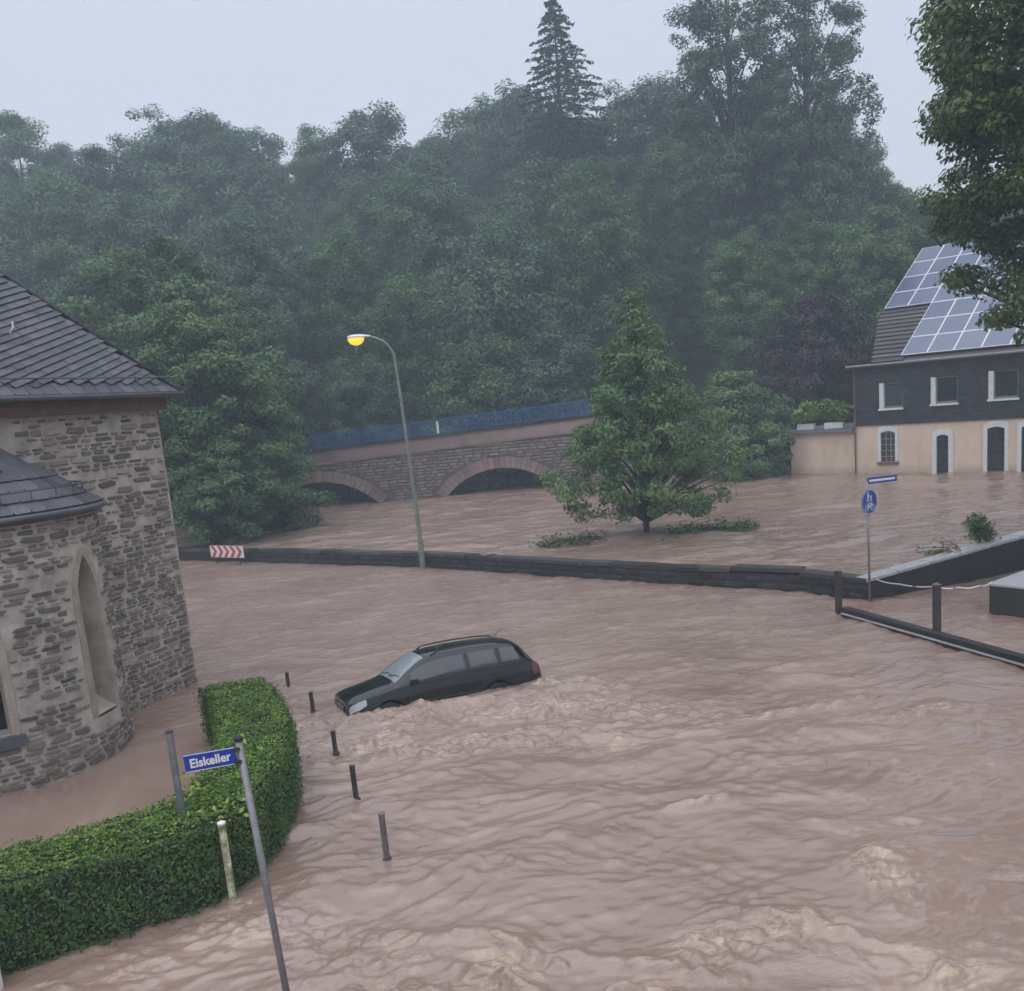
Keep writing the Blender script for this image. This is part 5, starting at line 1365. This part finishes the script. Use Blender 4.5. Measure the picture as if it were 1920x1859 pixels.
T_blt = [.57, .64, .685, .715, .75, .785, .835, .87, .885, .90, .915, .92, .93, .945, .965, .98, .98, .95, .88, .75, .60]
W_blt = [.60, .68, .72, .75, .775, .785, .81, .82, .82, .825, .83, .83, .83, .83, .825, .81, .80, .77, .74, .70, .62]
W_mid = [.62, .71, .755, .79, .82, .84, .862, .865, .865, .865, .865, .865, .865, .865, .865, .855, .85, .83, .80, .75, .66]
W_bot = [.58, .66, .70, .73, .76, .78, .79, .79, .79, .79, .79, .79, .79, .79, .79, .78, .77, .76, .73, .68, .60]
Z_bot = [.30, .25, .22, .20, .18] + [.18] * 12 + [.20, .24, .28, .33]
xs = np.unique(np.concatenate([np.linspace(0, .2, 14), np.linspace(.2, 4.3, 210), np.linspace(4.3, 4.57, 18)]))
ev = {k: pchip(sx, v, xs) for k, v in dict(top=T_top, edg=T_edg, we=W_edg, blt=T_blt, wb=W_blt, wm=W_mid, wo=W_bot, zo=Z_bot).items()}
NL, NG, NR = 44, 16, 18
sec_y, sec_z, reg = [], [], []
for i in range(len(xs)):
    e_ = {k: v[i] for k, v in ev.items()}; zm = e_['zo'] + .55 * (e_['blt'] - e_['zo'])
    t_ = np.linspace(0, 1, NL, endpoint=False)
    # lower side: quadratic through bottom, widest and belt
    zl = e_['zo'] + (e_['blt'] - e_['zo']) * t_
    yl = pchip([e_['zo'], e_['zo'] + .08, zm, e_['blt'] - .03, e_['blt'] + 1e-4], [e_['wo'], e_['wo'] + .6 * (e_['wm'] - e_['wo']), e_['wm'], e_['wb'] + .012, e_['wb']], zl)
    tg = np.linspace(0, 1, NG, endpoint=False); zg = e_['blt'] + (e_['edg'] - e_['blt']) * tg; yg = e_['wb'] + (e_['we'] - e_['wb']) * (tg ** 1.25)
    tr = np.linspace(0, 1, NR); yr = e_['we'] * (1 - tr); zr = e_['top'] - (e_['top'] - e_['edg']) * (1 - tr) ** 2.6
    sec_y.append(np.r_[yl, yg, yr]); sec_z.append(np.r_[zl, zg, zr])
SY = np.array(sec_y); SZ = np.array(sec_z); nx_, nt_ = SY.shape
Xc = np.repeat(xs[:, None], nt_, 1)
left = np.stack([Xc, SY, SZ], -1); right = np.stack([Xc, -SY, SZ], -1)[:, ::-1][:, 1:]
S = np.concatenate([left, right], 1); nt2 = S.shape[1]
# wheel arch cut-outs are handled with dark arches; region of each face
F = grid_faces(nx_, nt2)[:, ::-1]
ij = np.arange((nx_ - 1) * (nt2 - 1)); fi = ij // (nt2 - 1); fj = ij % (nt2 - 1)
fx = (xs[fi] + xs[fi + 1]) / 2; jj = np.minimum(fj, nt2 - 2 - fj)
ctr = S.reshape(-1, 3)[F].mean(1); fy, fz = ctr[:, 1], ctr[:, 2]
tgf = (jj - NL + .5) / NG; trf = (jj - NL - NG + .5) / (NR - 1)
gl = (jj >= NL) & (jj < NL + NG); rf = jj >= NL + NG; lo_ = jj < NL
reg = np.zeros(len(F), int)
ghi = np.interp(fx, xs, ev['edg'] - ev['blt'])
win = gl & (tgf > .10) & (tgf < .84) & (fx > 1.40 + .02 * tgf) & (fx < 4.04 - .10 * tgf)
pil = ((fx > 2.70) & (fx < 2.80)) | ((fx > 3.46) & (fx < 3.57)) 
reg[win & ~pil & (fx <= 2.75)] = 1; reg[win & ~pil & (fx > 2.75) & (fx < 3.5)] = 2; reg[win & ~pil & (fx > 3.5)] = 3
reg[win & pil] = 9
reg[rf & (fx > 1.09) & (fx < 1.81) & (trf > .10)] = 4
reg[rf & (fx > 4.05) & (fx < 4.38) & (trf > .12)] = 5
bz = np.interp(fx, xs, ev['blt'])
hl = lo_ & (fx < .37) & (fx > .012) & (fz > bz - .19 + .30 * np.clip(fx - .22, 0, 1)) & (fz < bz - .03) ; reg[hl] = 6
tl = (fx > 4.30) & (fz > .64) & (fz < .93) & (np.abs(fy) > .60) & (lo_ | gl); reg[tl] = 7
reg[lo_ & (fz < .33) ] = 9
for wx_ in (.86, 3.40):                                         # open wheel arches
    reg[lo_ & (np.hypot(fx - wx_, (fz - .30)) < .36) & (fz < .66)] = 10
car = empty('car', (0, 0, 0)); tag(car, 'black estate car half sunk and drifting in the flood', 'car')
Sv = S.reshape(-1, 3).copy(); Sv[:, 0] = 2.2 - Sv[:, 0]     # local +x = nose
Fc = F[:, ::-1]
def sub(name, sel, mat, parent=car):
    f = Fc[sel]; ids, inv = np.unique(f, return_inverse=True)
    return mobj(name, Sv[ids], inv.reshape(-1, 4), mat, parent, smooth=True)
body = sub('body', reg == 0, M['paint'])
mbc = MB(); mbc.add([tuple(v) for v in Sv[:nt2]], [tuple(range(nt2))]); mbc.build('bumper', M['trimblack'], car)
mbc = MB(); mbc.add([tuple(v) for v in Sv[-nt2:]], [tuple(reversed(range(nt2)))]); mbc.build('rear_bumper', M['paint'], car)
lsel = fy > 0
for s_ in (lsel, ~lsel):
    sub('side_window', (reg == 1) & s_, M['carglass']); sub('side_window', (reg == 2) & s_, M['carglass']); sub('quarter_window', (reg == 3) & s_, M['carglass'])
    sub('headlight', (reg == 6) & s_, M['lens']); sub('tail_light', (reg == 7) & s_, M['lens_red'])
sub('windscreen', reg == 4, M['screen']); sub('rear_window', reg == 5, M['carglass'])
sub('trim', reg == 9, M['trimblack'])
# inside of the arches, so that they read as hollows
mbc = MB()
for wx_ in (.86, 3.40):
    for s in (-1, 1):
        P = []; n = 14
        for k in range(n):
            a = math.pi * k / (n - 1); P += [(2.2 - wx_ + .37 * math.cos(a), s * .875, .30 + .37 * math.sin(a)), (2.2 - wx_ + .37 * math.cos(a), s * .5, .30 + .37 * math.sin(a))]
        mbc.add(P, [(2 * k, 2 * k + 1, 2 * k + 3, 2 * k + 2) for k in range(n - 1)] + [tuple(2 * k + 1 for k in range(n))])
mbc.build('wheel_arch_liner', M['trimblack'], car)
for wx_ in (.86, 3.40):
    for s in (-1, 1):
        mbc = MB(); c_ = Vector((2.2 - wx_, 0, .30)); mbc.tube([c_ + Vector((0, s * .66, 0)), c_ + Vector((0, s * .68, 0)), c_ + Vector((0, s * .82, 0)), c_ + Vector((0, s * .85, 0))], [.28, .305, .305, .27], 24)
        wh = mbc.build('wheel', M['tyre'], car, smooth=False)
        mbc = MB(); mbc.tube([c_ + Vector((0, s * .80, 0)), c_ + Vector((0, s * .856, 0))], [.2, .18], 20); mbc.build('rim', M['metal'], wh)
# bonnet seams, door gaps, handles, mirrors, rails, grille
def surf(xq, yq):        # top surface height at (x back from nose, y)
    i = int(np.argmin(np.abs(xs - xq))); return float(np.interp(abs(yq), SY[i][::-1], SZ[i][::-1]))
def sidey(xq, zq):
    i = int(np.argmin(np.abs(xs - xq))); return float(np.interp(zq, SZ[i][:NL + NG], SY[i][:NL + NG]))
mbc = MB()
for s in (-1, 1):
    for xd in (1.34, 2.75, 3.52):
        mbc.tube([(2.2 - xd - (.0 if xd < 3 else .18 * max(0, .62 - z)), s * (sidey(xd, z) + .001), z) for z in np.linspace(.3, .93, 8)], .005, 4)
    mbc.tube([(2.2 - xq, s * (.60 - .03 * xq), surf(xq, .60 - .03 * xq) + .001) for xq in np.linspace(.14, 1.0, 10)], .005, 4)
    mbc.tube([(2.2 - xq, s * (sidey(xq, np.interp(xq, xs, ev['blt']) + .004) + .004), np.interp(xq, xs, ev['blt']) + .004) for xq in np.linspace(1.3, 4.05, 14)], .012, 5)
    mbc.tube([(2.2 - xq, s * (sidey(xq, .50) + .004), .50) for xq in np.linspace(1.3, 3.0, 6)], .016, 5)
mbc.build('seams', M['trimblack'], car)
for s in (-1, 1):
    for xd in (2.58, 3.36):
        mbc = MB(); mbc.box((2.2 - xd, s * (sidey(xd, .82) + .018), .82), (.19, .03, .035)); mbc.build('door_handle', M['paint'], car, bevel=.008)
    mbc = MB(); y_ = sidey(1.45, .95)
    mbc.add([(2.2 - 1.42 + a * .10 + (0 if b2 < 2 else -.02), s * (y_ + .02 + c_ * .17), .95 + d_ * .11) for a, b2, c_, d_ in ((-.6, 0, 0, -.3), (.5, 0, 0, -.3), (.5, 0, 0, .5), (-.6, 0, 0, .5), (-.9, 3, 1, -.4), (.5, 3, 1, -.3), (.4, 3, 1, .8), (-.9, 3, 1, .9))],
            [(0, 1, 2, 3), (4, 7, 6, 5), (0, 4, 5, 1), (1, 5, 6, 2), (2, 6, 7, 3), (3, 7, 4, 0)])
    mbc.build('mirror', M['paint'], car, bevel=.02)
    mbc = MB(); pts = [(2.2 - xq, s * .535, surf(xq, .535) + (.055 if 2.1 < xq < 3.85 else .0)) for xq in (1.98, 2.15, 2.5, 2.8, 3.1, 3.5, 3.8, 3.98)]
    mbc.tube(pts, .017, 6); mbc.build('roof_rail', M['trimblack'], car, smooth=True)
mbc = MB(); mbc.box((2.2 + .002, 0, .50), (.03, .62, .13)); mbc.build('grille', M['trimblack'], car)
mbc = MB()
for k in range(13): mbc.box((2.2 + .019, -.27 + k * .045, .50), (.012, .012, .11))
mbc.box((2.2 + .012, 0, .57), (.03, .64, .018)); mbc.build('grille_chrome', M['chrome'], car)
mbc = MB(); mbc.tube([(2.2 - .03, 0, .645), (2.2 - .015, 0, .665)], .04, 16); mbc.build('badge', M['chrome'], car)
mbc = MB(); mbc.tube([(2.2 - xq, yq, surf(xq, yq) + .012) for xq, yq in ((1.12, -.5), (1.18, -.2), (1.17, .12))], .008, 4); mbc.build('wiper', M['trimblack'], car)
mbc = MB(); mbc.tube([(2.2 - xq, yq, surf(xq, yq) + .012) for xq, yq in ((1.12, .0), (1.2, .3), (1.22, .5))], .008, 4); mbc.build('wiper', M['trimblack'], car)
mbc = MB(); mbc.tube([(2.2 - 3.7, 0, surf(3.7, 0)), (2.2 - 3.95, 0, surf(3.7, 0) + .22)], [.01, .004], 5); mbc.build('aerial', M['trimblack'], car)
ya, pi_, ro2 = RAD(203.3), RAD(-1.5), RAD(4.67)
nose = Vector((math.cos(ya), math.sin(ya), 0)); lft_ = Vector((-math.sin(ya), math.cos(ya), 0))
n2 = nose * math.cos(pi_) - zz * math.sin(pi_); u2 = zz * math.cos(pi_) + nose * math.sin(pi_)
l3_ = lft_ * math.cos(ro2) + u2 * math.sin(ro2); u3 = u2 * math.cos(ro2) - lft_ * math.sin(ro2)
car.matrix_world = Matrix(((n2.x, l3_.x, u3.x, -1.95), (n2.y, l3_.y, u3.y, 20.50), (n2.z, l3_.z, u3.z, -.529), (0, 0, 0, 1)))

# ------------------------------------------------------------------ rain haze
hz = MB(); hz.box((0, 55, 27.5), (300, 190, 63)); hzo = hz.build('haze', [])
hm = bpy.data.materials.new('rain_haze'); hm.use_nodes = True; ht = hm.node_tree; ht.nodes.clear()
ho = ht.nodes.new('ShaderNodeOutputMaterial'); pv_ = ht.nodes.new('ShaderNodeVolumePrincipled')
pv_.inputs['Color'].default_value = (0.76, 0.89, 1.0, 1); pv_.inputs['Density'].default_value = 0.0024; pv_.inputs['Anisotropy'].default_value = 0.0
ht.links.new(pv_.outputs[0], ho.inputs['Volume'])
hzo.data.materials.append(hm); hzo['kind'] = 'stuff'
